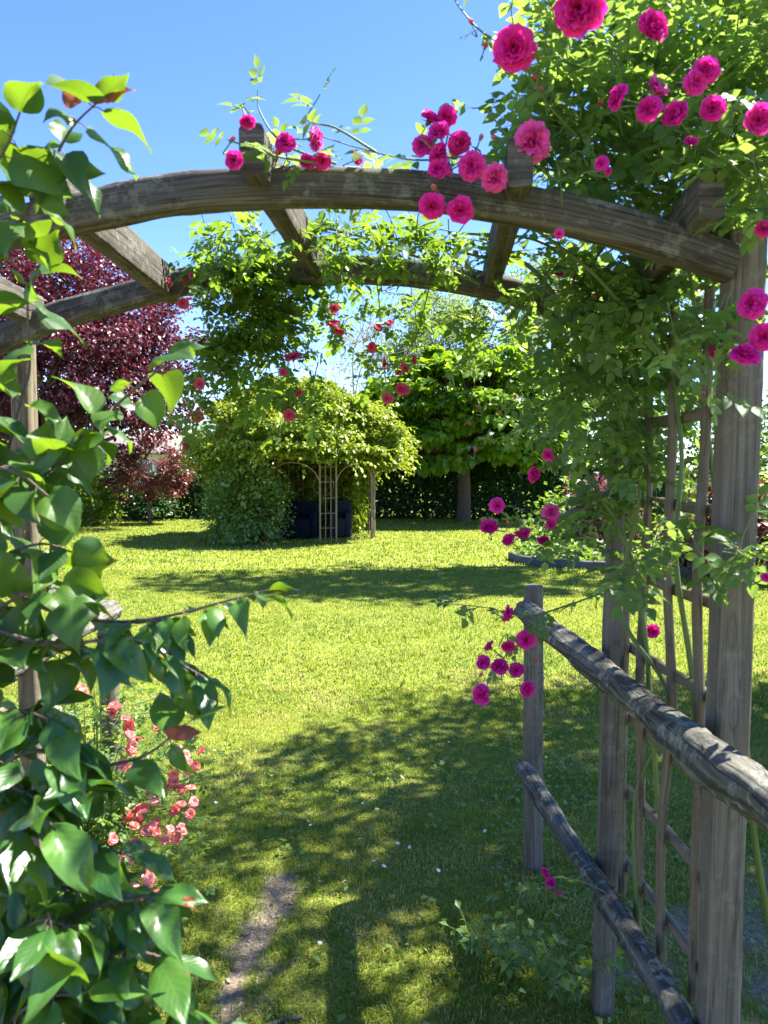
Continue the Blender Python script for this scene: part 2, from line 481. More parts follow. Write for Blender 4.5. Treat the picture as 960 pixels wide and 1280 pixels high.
sc.view_settings.view_transform = 'Standard'; sc.view_settings.look = 'None'
sc.view_settings.exposure = 2.33; sc.view_settings.gamma = 1
sc.render.engine = 'CYCLES'
cy = sc.cycles
cy.use_denoising = True
cy.max_bounces = 7; cy.diffuse_bounces = 6; cy.glossy_bounces = 2; cy.transmission_bounces = 4; cy.transparent_max_bounces = 4
cy.sample_clamp_indirect = 6.0


# ------------------------------------------------------------------ ground
def vnoise(x, y, f, seed=0):
    r = np.random.default_rng(seed).uniform(0, 1, (64, 64))
    xx, yy = np.asarray(x) * f, np.asarray(y) * f
    i, j = np.floor(xx).astype(int), np.floor(yy).astype(int)
    a, b = xx - i, yy - j
    a, b = a * a * (3 - 2 * a), b * b * (3 - 2 * b)
    g = lambda p, q: r[p % 64, q % 64]
    return (g(i, j) * (1 - a) + g(i + 1, j) * a) * (1 - b) + (g(i, j + 1) * (1 - a) + g(i + 1, j + 1) * a) * b


def ss(x, a, b):
    t = np.clip((x - a) / (b - a), 0, 1)
    return t * t * (3 - 2 * t)


def height(x, y):
    x = np.asarray(x, float); y = np.asarray(y, float)
    far = ss(y, 30, 60)
    h = .03 * (vnoise(x, y, .7, 3) - .5) + .02 * (vnoise(x, y, 2.3, 4) - .5)
    p = pathmask(x, y)
    return h * (1 - far) - .02 * p - .02


def pathmask(x, y):
    cx = -.36 + .10 * np.sin(y * 2.1 + .4) - .05 * (y - 2.2)
    w = .062 + .018 * np.sin(y * 5.)
    d = np.abs(x - cx) / w + (vnoise(x, y, 9, 8) - .5) * .9
    return (1 - ss(d + (vnoise(x, y, 22, 18) - .5) * .9, .1, 1.9)) * (1 - ss(y + (vnoise(x, y, 6, 9) - .5) * .5, 2.65, 3.15))


def soilmask(x, y):
    n = vnoise(x, y, 3.1, 11) * .6 + vnoise(x, y, 8.3, 12) * .4
    near = 1 - ss(y, 3.0, 6.0)
    patch = ss(vnoise(x, y, 11, 15) * .5 + n * .5, .55, .9) * near * .6
    bed = ss(x + (n - .5) * .5, .72, .95) * (1 - ss(y, 2.6, 3.6))
    left = ss(-x + (n - .5) * .4, .85, 1.15) * (1 - ss(y, 2.4, 3.5))
    spill = ss(vnoise(x, y, 5, 14), .35, .6) * np.exp(-((x + .42) / .33) ** 2) * (1 - ss(y, 2.5, 3.9)) * .45
    return np.clip(np.maximum.reduce([pathmask(x, y), patch, bed * .55 * ss(vnoise(x, y, 5., 17), .25, .6) * 1.4, left * .8, spill]), 0, 1)


def axis_pts(a, b, near, step0, grow):
    out = [near]; s = step0
    while out[-1] < b: out.append(out[-1] + s); s *= grow
    lo = [near]; s = step0
    while lo[-1] > a: lo.append(lo[-1] - s); s *= grow
    return np.array(sorted(set(lo + out)))


gx = axis_pts(-400, 400, 0., .04, 1.035); gy = axis_pts(-300, 900, 2.4, .035, 1.03)
GX, GY = np.meshgrid(gx, gy, indexing='xy')
gz = height(GX, GY)
Vg = np.stack([GX, GY, gz], -1).reshape(-1, 3)
Ag = np.stack([soilmask(GX, GY), vnoise(GX, GY, .5, 20), 0 * GX], -1).reshape(-1, 3)
k = len(gx)
ii, jj = np.meshgrid(np.arange(len(gy) - 1), np.arange(k - 1), indexing='ij')
g = Geo(); g.add(Vg, np.stack([ii * k + jj, ii * k + jj + 1, (ii + 1) * k + jj + 1, (ii + 1) * k + jj], -1).reshape(-1, 4), None, Ag)
gm, nt, out = newmat('lawn_ground')
at = node(nt, 'ShaderNodeAttribute', attribute_name='leaf')
sx = node(nt, 'ShaderNodeSeparateXYZ'); nt.links.new(at.outputs['Vector'], sx.inputs[0])
pos = node(nt, 'ShaderNodeNewGeometry').outputs['Position']
def nz(scale, detail=6., rough=.6):
    n = node(nt, 'ShaderNodeTexNoise', i_Scale=scale, i_Detail=detail, i_Roughness=rough); nt.links.new(pos, n.inputs['Vector']); return n.outputs[0]
n_f, n_m, n_l = nz(90), nz(11), nz(.6)
gcol = ramp(nt, n_f, [(.3, (.07, .10, .02)), (.5, (.16, .20, .028)), (.7, (.27, .275, .05))])
gcol = mix(nt, math_(nt, 'MULTIPLY', ramp(nt, n_l, [(.4, (0, 0, 0)), (.65, (1, 1, 1))]), .35), gcol, (.20, .20, .035))
scol = ramp(nt, nz(70, 8.), [(.3, (.13, .10, .062)), (.5, (.25, .20, .135)), (.72, (.40, .335, .24))])
scol = mix(nt, ramp(nt, nz(24, 4.), [(.55, (0, 0, 0)), (.62, (1, 1, 1))]), scol, (.20, .165, .10))
gcol = mix(nt, ramp(nt, math_(nt, 'ADD', sx.outputs[0], math_(nt, 'MULTIPLY', math_(nt, 'SUBTRACT', n_m, .5), 1.2)), [(.4, (0, 0, 0)), (.8, (1, 1, 1))]), gcol, scol)
b = node(nt, 'ShaderNodeBsdfPrincipled', i_Roughness=.95); b.inputs['Specular IOR Level'].default_value = .1
nt.links.new(gcol, b.inputs['Base Color'])
bp = node(nt, 'ShaderNodeBump', i_Strength=.8, i_Distance=.02); nt.links.new(math_(nt, 'ADD', n_f, nz(25, 8.)), bp.inputs['Height']); nt.links.new(bp.outputs[0], b.inputs['Normal'])
nt.links.new(b.outputs[0], out.inputs[0])
tag(g.build('ground', gm), 'lawn ground with a worn bare earth track', None, None, 'structure')

# grass blades
gb, nt, out = newmat('grass_blade')
at = node(nt, 'ShaderNodeAttribute', attribute_name='leaf')
sx = node(nt, 'ShaderNodeSeparateXYZ'); nt.links.new(at.outputs['Vector'], sx.inputs[0])
pos = node(nt, 'ShaderNodeNewGeometry').outputs['Position']
c = ramp(nt, sx.outputs[2], [(0, (.07, .14, .022)), (.45, (.165, .24, .022)), (.8, (.275, .305, .03)), (.97, (.44, .38, .15))])
pl = ramp(nt, nz(1.1, 3.), [(.38, (0, 0, 0)), (.62, (1, 1, 1))])
c = mix(nt, math_(nt, 'MULTIPLY', pl, .45), c, mix(nt, .6, c, (.31, .32, .03)))
b = node(nt, 'ShaderNodeBsdfPrincipled', i_Roughness=.5); b.inputs['Specular IOR Level'].default_value = .3
nt.links.new(c, b.inputs['Base Color'])
t = node(nt, 'ShaderNodeBsdfTranslucent'); nt.links.new(mix(nt, 1., c, (1.5, 1.5, .9), 'MULTIPLY'), t.inputs[0])
mx = node(nt, 'ShaderNodeMixShader'); mx.inputs[0].default_value = .42
nt.links.new(b.outputs[0], mx.inputs[1]); nt.links.new(t.outputs[0], mx.inputs[2]); nt.links.new(mx.outputs[0], out.inputs[0])


def blades(geo, n, y0, y1, power, L, Wd, wide=.62, pad=.7):
    y = y0 + (y1 - y0) * rng.uniform(size=n) ** power
    x = rng.uniform(-1, 1, n) * (wide * y + pad)
    so_ = soilmask(x, y)
    clump = vnoise(x, y, 7., 30) * .6 + vnoise(x, y, 16., 31) * .4
    keep = (rng.uniform(size=n) > so_ * 1.02) & (rng.uniform(size=n) < .5 + .8 * clump)
    x, y, clump = x[keep], y[keep], clump[keep]; n = len(x)
    z = height(x, y) - .004
    ln = L * rng.uniform(.45, 1.25, n) * (.6 + .8 * clump)
    wd = Wd * rng.uniform(.6, 1.3, n)
    a = rng.uniform(0, 2 * PI, n); lean = rng.uniform(.15, 1.1, n)
    side = np.stack([np.cos(a), np.sin(a), 0 * a], 1); fw = np.stack([-np.sin(a), np.cos(a), 0 * a], 1)
    o = np.stack([x, y, z], 1); up = np.array([[0, 0, 1.]])
    m_ = o + ln[:, None] * (.55 * up + .22 * lean[:, None] * fw)
    t_ = o + ln[:, None] * ((.95 - .3 * lean[:, None]) * up + .75 * lean[:, None] * fw)
    w = wd[:, None] * side
    V = np.stack([o - w * .5, o + w * .5, m_ - w * .42, m_ + w * .42, t_], 1)
    r = np.clip(rng.beta(2, 2.6, n) + (vnoise(x, y, 1.3, 33) - .5) * .4, 0, .9); r = np.where(rng.uniform(size=n) < .05 + .38 * ss(vnoise(x, y, 2.7, 35) * .6 + vnoise(x, y, 7.7, 36) * .4, .46, .72) * (y < 6), 1., r)
    A = np.zeros((n, 5, 3)); A[:, :, 2] = r[:, None]; A[:, 2:4, 0] = .5; A[:, 4, 0] = 1
    base = (np.arange(n) * 5)[:, None]
    geo.add(V.reshape(-1, 3), base + np.array([[0, 1, 3, 2]]), base + np.array([[2, 3, 4]]), A.reshape(-1, 3))


g = Geo()
blades(g, 420000, 1.3, 5.5, 1.0, .027, .0034)
blades(g, 230000, 4.8, 12, .9, .036, .008)
blades(g, 140000, 11, 27, .85, .05, .02)
tag(g.build('grass', gb, smooth=False), 'short sunlit lawn grass, patchy along the worn track', 'grass', None, 'stuff')

# broad-leaved clover and weeds low in the turf
g = Geo()
n = 2600
y = 1.4 + 3.2 * rng.uniform(size=n) ** .8
x = np.where(rng.uniform(size=n) < .5, rng.normal(.95, .35, n), rng.uniform(-.9, 1.5, n))
m_ = (pathmask(x, y) < .2) & (vnoise(x, y, 4.2, 41) > .42)
x, y = x[m_], y[m_]; n = len(x)
a = rng.uniform(0, 2 * PI, n)
D = np.stack([np.cos(a), np.sin(a), rng.uniform(.1, .9, n)], 1)
add_leaves(g, SMALL, np.stack([x, y, height(x, y) + rng.uniform(.005, .035, n)], 1), D, np.tile([[0, 0, 1.]], (n, 1)) + rng.normal(0, .3, (n, 3)), rng.uniform(.015, .036, n), rng.uniform(size=n))
tag(g.build('ground_weeds', M['weed_leaf']), 'low broad leaved weeds and clover in the turf by the fence', 'weeds', None, 'stuff')


# ------------------------------------------------------------------ rose arch
YF, YR = 1.46, 2.12
arch = empty('rose_arch', (-.15, 1.8, 0), 'weathered timber pergola arch with two curved beams and lattice sides', 'garden arch')
front = [(-330, 430), (-230, 372), (-100, 322), (0, 290), (50, 278), (100, 267), (213, 245), (320, 236), (440, 235), (540, 241), (610, 252), (712, 270), (825, 300), (915, 330)]
rear = [(-20, 434), (31, 412), (83, 392), (183, 364), (253, 350), (390, 340), (490, 339), (557, 348), (615, 359), (656, 370), (746, 402), (790, 422)]
for pts, Y, h in ((front, YF, .066), (rear, YR, .068)):
    g = Geo()
    sweep(g, catmull([P(x, y, Y) for x, y in pts], 6), rrect(.062, h, .016, 4), wob=.0012)
    g.build('arch_beam', M['beam_wood'], arch)
# crossbars
zf = lambda px, py, Y: P(px, py, Y)
def B(px, py, Y, z):
    v = P(px, py, Y); v[2] = z; return v
bars = [(B(314, 195, 1.37, 2.108), B(400, 338, 2.19, 2.108)), (B(651, 200, 1.37, 2.085), B(613, 362, 2.19, 2.08)), (B(52, 214, 1.38, 2.06), B(216, 352, 2.19, 2.06)),
        (B(889, 262, 1.36, 2.03), B(758, 410, 2.19, 1.97)), (B(-180, 330, 1.38, 1.98), B(46, 392, 2.18, 1.99))]
for a, b_ in bars:
    g = Geo()
    sweep(g, np.linspace(a, b_, 14), rrect(.044, .084, .008, 3), wob=.0012)
    g.build('crossbar', M['beam_wood'], arch)


def post(name, bot, top, w, mat, parent, sec=None):
    g = Geo()
    sweep(g, np.linspace(bot, top, 16), rrect(w, w, w * .22, 4) if sec is None else sec, up=(0, 1, 0), wob=.001)
    return g.build(name, mat, parent)


post('post', (.660, YF + .02, -.1), tuple(P(930, 292, YF + .02)), .068, M['post_wood'], arch)
post('post', (.632, YR + .03, -.1), tuple(P(780, 415, YR + .03)), .058, M['post_wood'], arch)
post('post', (-1.00, YR + .03, -.1), tuple(P(28, 405, YR + .03)), .056, M['pale_wood'], arch)
post('post', (-1.06, YF - .0, -.1), tuple(P(-225, 360, YF)), .08, M['post_wood'], arch)
# lattice sides
for xs, xe, ys in ((.652, .678, (2.055, 1.94, 1.78, 1.62)), (-1.03, -1.05, (2.0, 1.86, 1.70, 1.56))):
    g = Geo()
    for q, yy in enumerate(ys):
        x = xs + (xe - xs) * (2.12 - yy) / .66
        sweep(g, catmull([(x + rng.normal(0, .004), yy + rng.normal(0, .004), z) for z in np.linspace(.39, 1.93, 6)], 4), circ(.0115, 8), up=(0, 1, 0), wob=.0006)
    for z in (.47, .68, .88, 1.07, 1.27, 1.47, 1.67, 1.86):
        off = .018 if xs > 0 else -.018
        sweep(g, [(xs + off, 2.10, z + rng.normal(0, .006)), ((xs + xe) / 2 + off, 1.8, z), (xe + off, 1.47, z + rng.normal(0, .006))], rrect(.018, .026, .006, 3), wob=.0004)
    g.build('lattice', M['pale_wood'], arch)

# log fences
for sgn, lab in ((1, 'low log fence with two round rails along the right lattice'), (-1, 'log fence hidden by lilac leaves with one rail end showing')):
    fx = .62 if sgn > 0 else -1.07
    rx = .56 if sgn > 0 else -1.02
    f = empty('log_fence', (fx, 2.95, 0), lab, 'fence')
    g = Geo()
    top = P(667, 732, 2.95) if sgn > 0 else P(134, 752, 2.95)
    sweep(g, np.linspace((top[0] + .01, 2.95, -.1), top, 14), circ(.038, 14), up=(0, 1, 0), wob=.001)
    g.build('post', M['post_wood'], f)
    for z0, z1, r, nm, x0 in ((.995, 1.03, .038, 'handrail', rx), (.455, .43, .030, 'rail', rx - .0)):
        g = Geo()
        if sgn > 0:
            pts = [P(655, 762, 2.87), P(765, 850, 1.945), P(893, 955, 1.31), P(985, 1020, 1.08), (.57, .75, 1.05)] if nm == 'handrail' else [P(652, 957, 2.83), P(730, 1080, 2.15), P(800, 1190, 1.76), P(850, 1275, 1.52), (.56, 1.0, .43)]
        else:
            pts = [P(139, 762, 2.86), (rx - .01, 2.2, z0 + .02), (rx, 1.3, z1)] if nm == 'handrail' else [(rx, 2.85, z0), (rx - .01, 2.0, z0), (rx, 1.3, z1)]
        pp = catmull(pts, 14)
        sweep(g, pp, circ(r, 18), wob=.0030, scale=1 + .05 * np.sin(np.linspace(0, 14, len(pp))))
        g.build(nm, M['log_wood'], f)


# ------------------------------------------------------------------ sprigs
class Plant:
    """stems and leaf transforms of one plant"""
    def __init__(self):
        self.st = Geo(); self.O, self.D, self.N, self.S, self.R = [], [], [], [], []

    def leaf(self, o, d, n, s, r=None):
        self.O.append(o); self.D.append(d); self.N.append(n); self.S.append(s); self.R.append(rng.uniform() if r is None else r)

    def sprig(self, p0, d0, length, nl, droop=.5, ls=.09, rs=.0016, spread=.9):
        d = nrm(np.asarray(d0, float)); p = np.asarray(p0, float); pts = [p.copy()]
        n = max(3, nl)
        for i in range(n):
            d = nrm(d + np.array([0, 0, -droop / n]) + rng.normal(0, .12, 3))
            p = p + d * length / n
            pts.append(p.copy())
            sidev = nrm(np.cross(d, (0, 0, 1.)) + 1e-6) * (1 if i % 2 else -1)
            ld = nrm(d * .5 + sidev * spread + rng.normal(0, .35, 3) + np.array([0, 0, -.1]))
            nn = nrm(np.array([0, 0, 1.]) + .4 * SUN + rng.normal(0, .45, 3))
            self.leaf(p, ld, nn, ls * rng.uniform(.65, 1.15))
        self.leaf(p, d, nrm(np.array([0, 0, 1.]) + rng.normal(0, .4, 3)), ls * rng.uniform(.6, 1.))
        tube(self.st, pts, rs, rs * .5, 4)

    def clump(self, px, py, Y, rx, ry, rY, n, length=.2, nl=5, droop=.6, ls=.09, up=.2):
        for _ in range(n):
            v = nrm(rng.normal(size=3)) * rng.uniform() ** .4
            o = P(px + v[0] * rx, py + v[1] * ry, Y + v[2] * rY)
            d = nrm(np.array([v[0] * .8, v[2] * .5, -v[1] * .4 + up]) + rng.normal(0, .6, 3))
            self.sprig(o - d * length * .5, d, length * rng.uniform(.6, 1.3), nl, droop, ls)

    def along(self, pts, spacing, ls, n=8, droop=.3, paired=False, r0=.004, r1=.0015, jit=.3, skip=0., k=6, petiole=.0, upb=1., face=None, stem_mi=0):
        pp = catmull(pts, n)
        tube(self.st, pp, r0, r1, k, mi=stem_mi)
        s = np.concatenate([[0], np.cumsum(np.linalg.norm(np.diff(pp, axis=0), axis=1))])
        pos = skip * s[-1]; q = 0
        while pos < s[-1]:
            p = np.array([np.interp(pos, s, pp[:, c]) for c in range(3)])
            i = min(len(pp) - 2, int(np.searchsorted(s, pos)))
            d = nrm(pp[min(i + 1, len(pp) - 1)] - pp[max(i - 1, 0)])
            side = nrm(np.cross(d, nrm(rng.normal(0, .5, 3) + np.array([0, 0, 1.]))))
            for sg in ((1, -1) if paired else ((1,) if q % 2 else (-1,))):
                ld = nrm(d * .55 + side * sg + rng.normal(0, jit, 3) + np.array([0, 0, -droop]))
                nn = nrm(np.array([0, 0, upb]) + (0 if face is None else np.asarray(face)) + rng.normal(0, .4, 3))
                o = p + ld * petiole
                if petiole: tube(self.st, [p, p + ld * petiole * .5 + np.array([0, 0, .003]), o + ld * .004], .0011, .0009, 4, mi=stem_mi)
                self.leaf(o, ld, nn, ls * rng.uniform(.6, 1.2))
            pos += spacing * rng.uniform(.7, 1.3); q += 1
        self.leaf(pp[-1], nrm(pp[-1] - pp[-3]), nrm(np.array([0, 0, 1.]) + rng.normal(0, .4, 3)), ls * .8)

    def foliage(self, tmpls, name, mat, parent):
        g = Geo(); add_leaves(g, tmpls, self.O, self.D, self.N, self.S, self.R)
        return g.build(name, mat, parent)


# ------------------------------------------------------------------ blooms
def rosette(seed, layers, ruffle=.05, cup=1.):
    r = np.random.default_rng(seed); g = Geo()
    for (cnt, op, ln, wd, rz) in layers:
        ph = r.uniform(0, 6)
        for q in range(cnt):
            a = ph + q * 2 * PI / cnt + r.normal(0, .12)
            o = math.radians(op + r.normal(0, 6)); L = ln * r.uniform(.88, 1.1); Wd = wd * r.uniform(.9, 1.1)
            u = np.linspace(0, 1, 5); v = np.linspace(-1, 1, 5)
            U, Vv = np.meshgrid(u, v, indexing='ij')
            w = Wd * np.sin(PI * np.clip(U * .80 + .03, 0, 1)) ** .7
            # outline curves outwards with u
            ang = o * (.45 + .75 * U)
            rad = np.cumsum(np.sin(ang) * L / 4, axis=0) - np.sin(ang[0]) * L / 4
            zz = np.cumsum(np.cos(ang) * L / 4, axis=0) - np.cos(ang[0]) * L / 4
            y = Vv * w
            lift = .35 * cup * y * y + ruffle * np.sin(Vv * 5 + r.uniform(0, 6)) * U
            X = rad - lift * np.cos(ang); Z = zz + lift * np.sin(ang) + rz
            ca, sa = math.cos(a), math.sin(a)
            X = X + .02
            V = np.stack([X * ca - y * sa, X * sa + y * ca, Z], -1).reshape(-1, 3)
            i, j = np.meshgrid(np.arange(4), np.arange(4), indexing='ij')
            Q = np.stack([i * 5 + j, (i + 1) * 5 + j, (i + 1) * 5 + j + 1, i * 5 + j + 1], -1).reshape(-1, 4)
            A = np.stack([U, Vv, np.full_like(U, 1 - op / 100)], -1).reshape(-1, 3)
            g.add(V, Q, None, A)
    # calyx
    th = np.arange(6) * PI / 3
    prof = [(.03, -.42), (.10, -.34), (.17, -.16), (.24, .0)]
    V = np.array([[rr * math.cos(t), rr * math.sin(t), z] for rr, z in prof for t in th])
    Q = [(i * 6 + j, i * 6 + (j + 1) % 6, (i + 1) * 6 + (j + 1) % 6, (i + 1) * 6 + j) for i in range(3) for j in range(6)]
    g.add(V, Q, None, None, 1)
    for q in range(5):
        a = q * 2 * PI / 5; c, s = math.cos(a), math.sin(a)
        pr = [(.15, -.1, .1), (.4, -.12, .08), (.6, -.25, .01)]
        V = np.array([[x * c - y * sg * s, x * s + y * sg * c, z] for x, z, y in pr for sg in (-1, 1)])
        g.add(V, [(0, 1, 3, 2), (2, 3, 5, 4)], None, None, 1)
    return g


FULL = [(7, 100, .80, .50, -.02), (7, 84, .82, .46, 0), (7, 66, .78, .40, .03), (6, 48, .74, .36, .05), (6, 32, .68, .30, .06), (5, 16, .60, .24, .06)]
SEMI = [(6, 88, .9, .48, 0), (6, 66, .8, .42, .03), (5, 44, .6, .3, .04)]
BUD = [(5, 16, 1.2, .5, -.1), (4, 8, 1.1, .4, -.1)]


def proto_mesh(name, geo, mats):
    o = geo.build(name, mats); me = o.data
    bpy.data.objects.remove(o)
    return me


CUPPED = [(c_, o_ * .72 + 4, l_, w_ * 1.05, z_) for c_, o_, l_, w_, z_ in FULL]
HOT = [proto_mesh('hot_bloom', rosette(s, FULL, .05 + .02 * s), [M['hot_pink'], M['sepal']]) for s in (1, 2, 3)] + [proto_mesh('hot_bloom', rosette(s, CUPPED, .08), [M['hot_pink'], M['sepal']]) for s in (4, 21)]
HOT.append(proto_mesh('hot_bloom', rosette(22, FULL, .12), [M['faded_pink'], M['sepal']]))
HOT = HOT[:5] * 2 + HOT[5:]
PALE = [proto_mesh('pale_bloom', rosette(s, SEMI, .09), [M['pale_pink'], M['sepal']]) for s in (5, 6, 7)]
CORAL = [proto_mesh('coral_bloom', rosette(s, SEMI, .07), [M['coral_pink'], M['sepal']]) for s in (8, 9, 10)]
BUDS = [proto_mesh('bud', rosette(s, BUD, .02), [M['bud_pink'], M['sepal']]) for s in (11, 12)]


def bloom(name, meshes, parent, loc, axis, size, plant=None, stem=.08):
    o = bpy.data.objects.new(name, meshes[rng.integers(len(meshes))])
    C.objects.link(o); o.parent = parent
    o.location = [float(v) for v in (np.asarray(loc) - np.array(parent.location))]
    q = Vector([float(v) for v in axis]).to_track_quat('Z', 'Y')
    o.rotation_mode = 'QUATERNION'
    o.rotation_quaternion = q
    o.scale = [size * s for s in (1, rng.uniform(.9, 1.08), rng.uniform(.85, 1.05))]
    if plant is not None:
        ax = np.asarray(axis); b0 = np.asarray(loc) - ax * size * .4
        e = b0 + np.array([rng.normal(0, .012), stem * 1.1, stem * 1.1 * (b0[2] - CAM_H) / max(.5, b0[1]) - .012])
        tube(plant.st, catmull([b0, b0 - ax * stem * .35, e], 4), .0013, .0017, 4)
    return o


def facing(loc, cam=.62, up=.25, j=.55):
    return nrm(cam * nrm(np.array([0, 0, CAM_H]) - np.asarray(loc)) + np.array([0, 0, up]) + rng.normal(0, j, 3))


# ------------------------------------------------------------------ climbing rose, right
rose = empty('climbing_rose', (.78, 1.8, 0), 'climbing rose with hot pink double blooms covering the right half of the timber arch', 'climbing rose')
p = Plant()
for c_ in [(870, 80, 1.68, 120, 90, .33, 46), (770, 130, 1.64, 80, 90, .28, 27), (900, 200, 1.7, 80, 70, .33, 26), (800, 230, 1.66, 90, 45, .25, 22),
           (715, 50, 1.55, 55, 60, .25, 14), (700, 165, 1.55, 45, 45, .2, 12), (1060, 120, 1.6, 120, 160, .4, 40), (930, -70, 1.55, 160, 70, .4, 32), (760, 200, 1.9, 70, 60, .3, 16)]:
    p.clump(*c_, length=.2, nl=6, droop=.5, up=.35)
for c_ in [(800, 370, 1.82, 75, 50, .2, 32), (775, 450, 1.95, 65, 70, .2, 28), (845, 450, 1.80, 50, 60, .16, 16), (770, 550, 2.1, 45, 60, .14, 13), (775, 550, 1.84, 40, 50, .1, 5),
           (830, 590, 1.95, 50, 60, .1, 8), (745, 630, 2.05, 30, 40, .12, 10), (710, 330, 1.95, 55, 35, .22, 22), (705, 420, 2.1, 45, 55, .18, 16),
           (860, 340, 2.2, 90, 70, .3, 16), (790, 480, 2.25, 70, 80, .12, 14), (900, 300, 1.55, 40, 25, .1, 6), (690, 530, 2.2, 30, 60, .1, 8)]:
    p.clump(*c_, length=.18, nl=5, droop=.9, up=-.1)
for c_ in [(885, 405, 1.38, 40, 30, .06, 7), (905, 690, 1.34, 55, 22, .06, 6), (820, 690, 1.6, 50, 30, .1, 6), (930, 235, 1.3, 40, 40, .08, 5)]:
    p.clump(*c_, length=.14, nl=4, droop=.4, up=.1)
# lax sprays with blooms
for pts, sk, spc in [([(720, 700, 1.95), (690, 690, 1.95), (660, 665, 1.95), (628, 655, 1.95)], .1, .03),
                     ([(760, 620, 1.95), (720, 640, 1.95), (690, 648, 1.95), (660, 640, 1.95)], .2, .04),
                     ([(770, 735, 1.95), (715, 755, 1.9), (675, 770, 1.87), (645, 800, 1.85), (625, 830, 1.84)], .0, .035),
                     ([(715, 755, 1.9), (660, 770, 1.9), (610, 760, 1.9), (565, 755, 1.9)], .2, .035),
                     ([(745, 480, 2.0), (690, 500, 2.0), (640, 540, 2.0), (600, 555, 2.0)], .3, .06),
                     ([(760, 440, 2.0), (680, 440, 2.05), (640, 470, 2.05), (615, 530, 2.05)], .2, .06),
                     ([(740, 90, 1.45), (660, 60, 1.4), (610, 45, 1.4), (575, 10, 1.4), (560, -20, 1.4)], .1, .035),
                     ([(720, 170, 1.45), (670, 110, 1.4), (640, 20, 1.4), (650, -30, 1.4)], .1, .04),
                     ([(700, 230, 1.45), (650, 190, 1.42), (610, 140, 1.42), (590, 135, 1.42)], .2, .04),
                     ([(840, 1180, 1.9), (780, 1130, 1.95), (720, 1100, 1.98), (680, 1110, 1.98)], .3, .05),
                     ([(700, 215, 1.5), (610, 195, 1.48), (520, 200, 1.46), (450, 185, 1.44), (400, 170, 1.42)], .15, .045),
                     ([(470, 190, 1.44), (420, 160, 1.42), (385, 150, 1.42), (400, 118, 1.42)], .2, .035),
                     ([(420, 205, 1.44), (355, 180, 1.42), (325, 140, 1.42), (322, 112, 1.42)], .15, .04),
                     ([(400, 205, 1.42), (345, 195, 1.36), (300, 180, 1.30), (285, 175, 1.28)], .2, .05)]:
    p.along([P(*q) for q in pts], spc, .075, droop=.35, r0=.0026, r1=.001, skip=sk)
# main canes
for pts in [[(880, 1290, 1.66), (870, 900, 1.7), (845, 700, 1.72), (852, 560, 1.74), (830, 420, 1.78), (790, 330, 1.7), (700, 250, 1.6)],
            [(800, 1200, 1.9), (795, 1000, 1.95), (840, 880, 1.85), (775, 760, 1.95), (800, 600, 1.9), (760, 430, 1.9), (690, 310, 1.85), (560, 290, 1.9)],
            [(980, 1250, 1.7), (945, 1060, 1.6), (930, 900, 1.6), (905, 700, 1.6), (880, 500, 1.62), (860, 330, 1.6), (820, 180, 1.6), (760, 60, 1.5)],
            [(830, 1200, 1.9), (815, 900, 1.9), (790, 700, 1.95), (720, 560, 2.0), (700, 430, 2.0), (740, 330, 1.9), (820, 240, 1.7)],
            [(740, 470, 1.95), (700, 380, 1.95), (640, 320, 1.95), (520, 300, 1.95), (400, 300, 2.0)],
            [(860, 480, 1.66), (800, 410, 1.7), (740, 340, 1.7), (660, 280, 1.7)]]:
    tube(p.st, catmull([P(*q) for q in pts], 10), .0075, .0032, 7)
hot = [(725, 12, 62, 1.3), (643, 62, 52, 1.35), (812, 38, 42, 1.4), (664, 178, 46, 1.38), (308, 150, 22, 1.3), (294, 202, 26, 1.34), (357, 181, 27, 1.4), (391, 174, 29, 1.4),
       (402, 200, 24, 1.42), (384, 204, 22, 1.42), (444, 200, 18, 1.44), (536, 152, 28, 1.4), (559, 146, 26, 1.4), (550, 168, 31, 1.38), (573, 178, 31, 1.38), (528, 183, 26, 1.4), (545, 190, 27, 1.37),
       (548, 213, 28, 1.37), (562, 208, 24, 1.37), (590, 208, 35, 1.36), (618, 222, 33, 1.36), (540, 257, 33, 1.36), (575, 262, 36, 1.35), (775, 123, 32, 1.4), (826, 105, 30, 1.4),
       (868, 104, 30, 1.4), (882, 90, 34, 1.4), (812, 138, 32, 1.38), (846, 147, 35, 1.37), (890, 138, 33, 1.37), (948, 150, 36, 1.37), (956, 285, 26, 1.35), (942, 381, 37, 1.32), (955, 421, 35, 1.32),
       (930, 447, 37, 1.32), (884, 432, 20, 1.5), (893, 440, 14, 1.5), (752, 205, 18, 1.5), (758, 214, 14, 1.5), (612, 662, 25, 1.9), (621, 632, 21, 1.9), (652, 663, 23, 1.9), (638, 677, 21, 1.9), (665, 593, 21, 1.95),
       (688, 640, 23, 1.93), (680, 673, 19, 1.93), (690, 655, 16, 1.93), (631, 766, 23, 1.85), (657, 799, 26, 1.85), (625, 835, 24, 1.84), (646, 839, 22, 1.84), (605, 829, 21, 1.84),
       (635, 806, 20, 1.84), (613, 810, 18, 1.85), (657, 861, 24, 1.84), (604, 868, 28, 1.84), (814, 788, 20, 2.0), (680, 1092, 15, 1.97), (690, 1105, 16, 1.97), (699, 1114, 12, 1.97), (686, 568, 17, 1.95),
       (700, 337, 17, 1.95), (699, 292, 12, 1.9), (862, 180, 18, 1.5), (720, 345, 12, 1.9), (957, 722, 14, 1.4), (895, 610, 20, 2.1), (790, 640, 15, 2.1)]
for x, y, d, Y in hot:
    if x > 680 and y < 300: Y = 1.24
    elif x > 900: Y = 1.26
    L = P(x, y, Y)
    bloom('rose_bloom', HOT, rose, L, facing(L, .9, .2, .25) if d > 32 else facing(L), .5 * d / FPX * Y * 1.2, p)
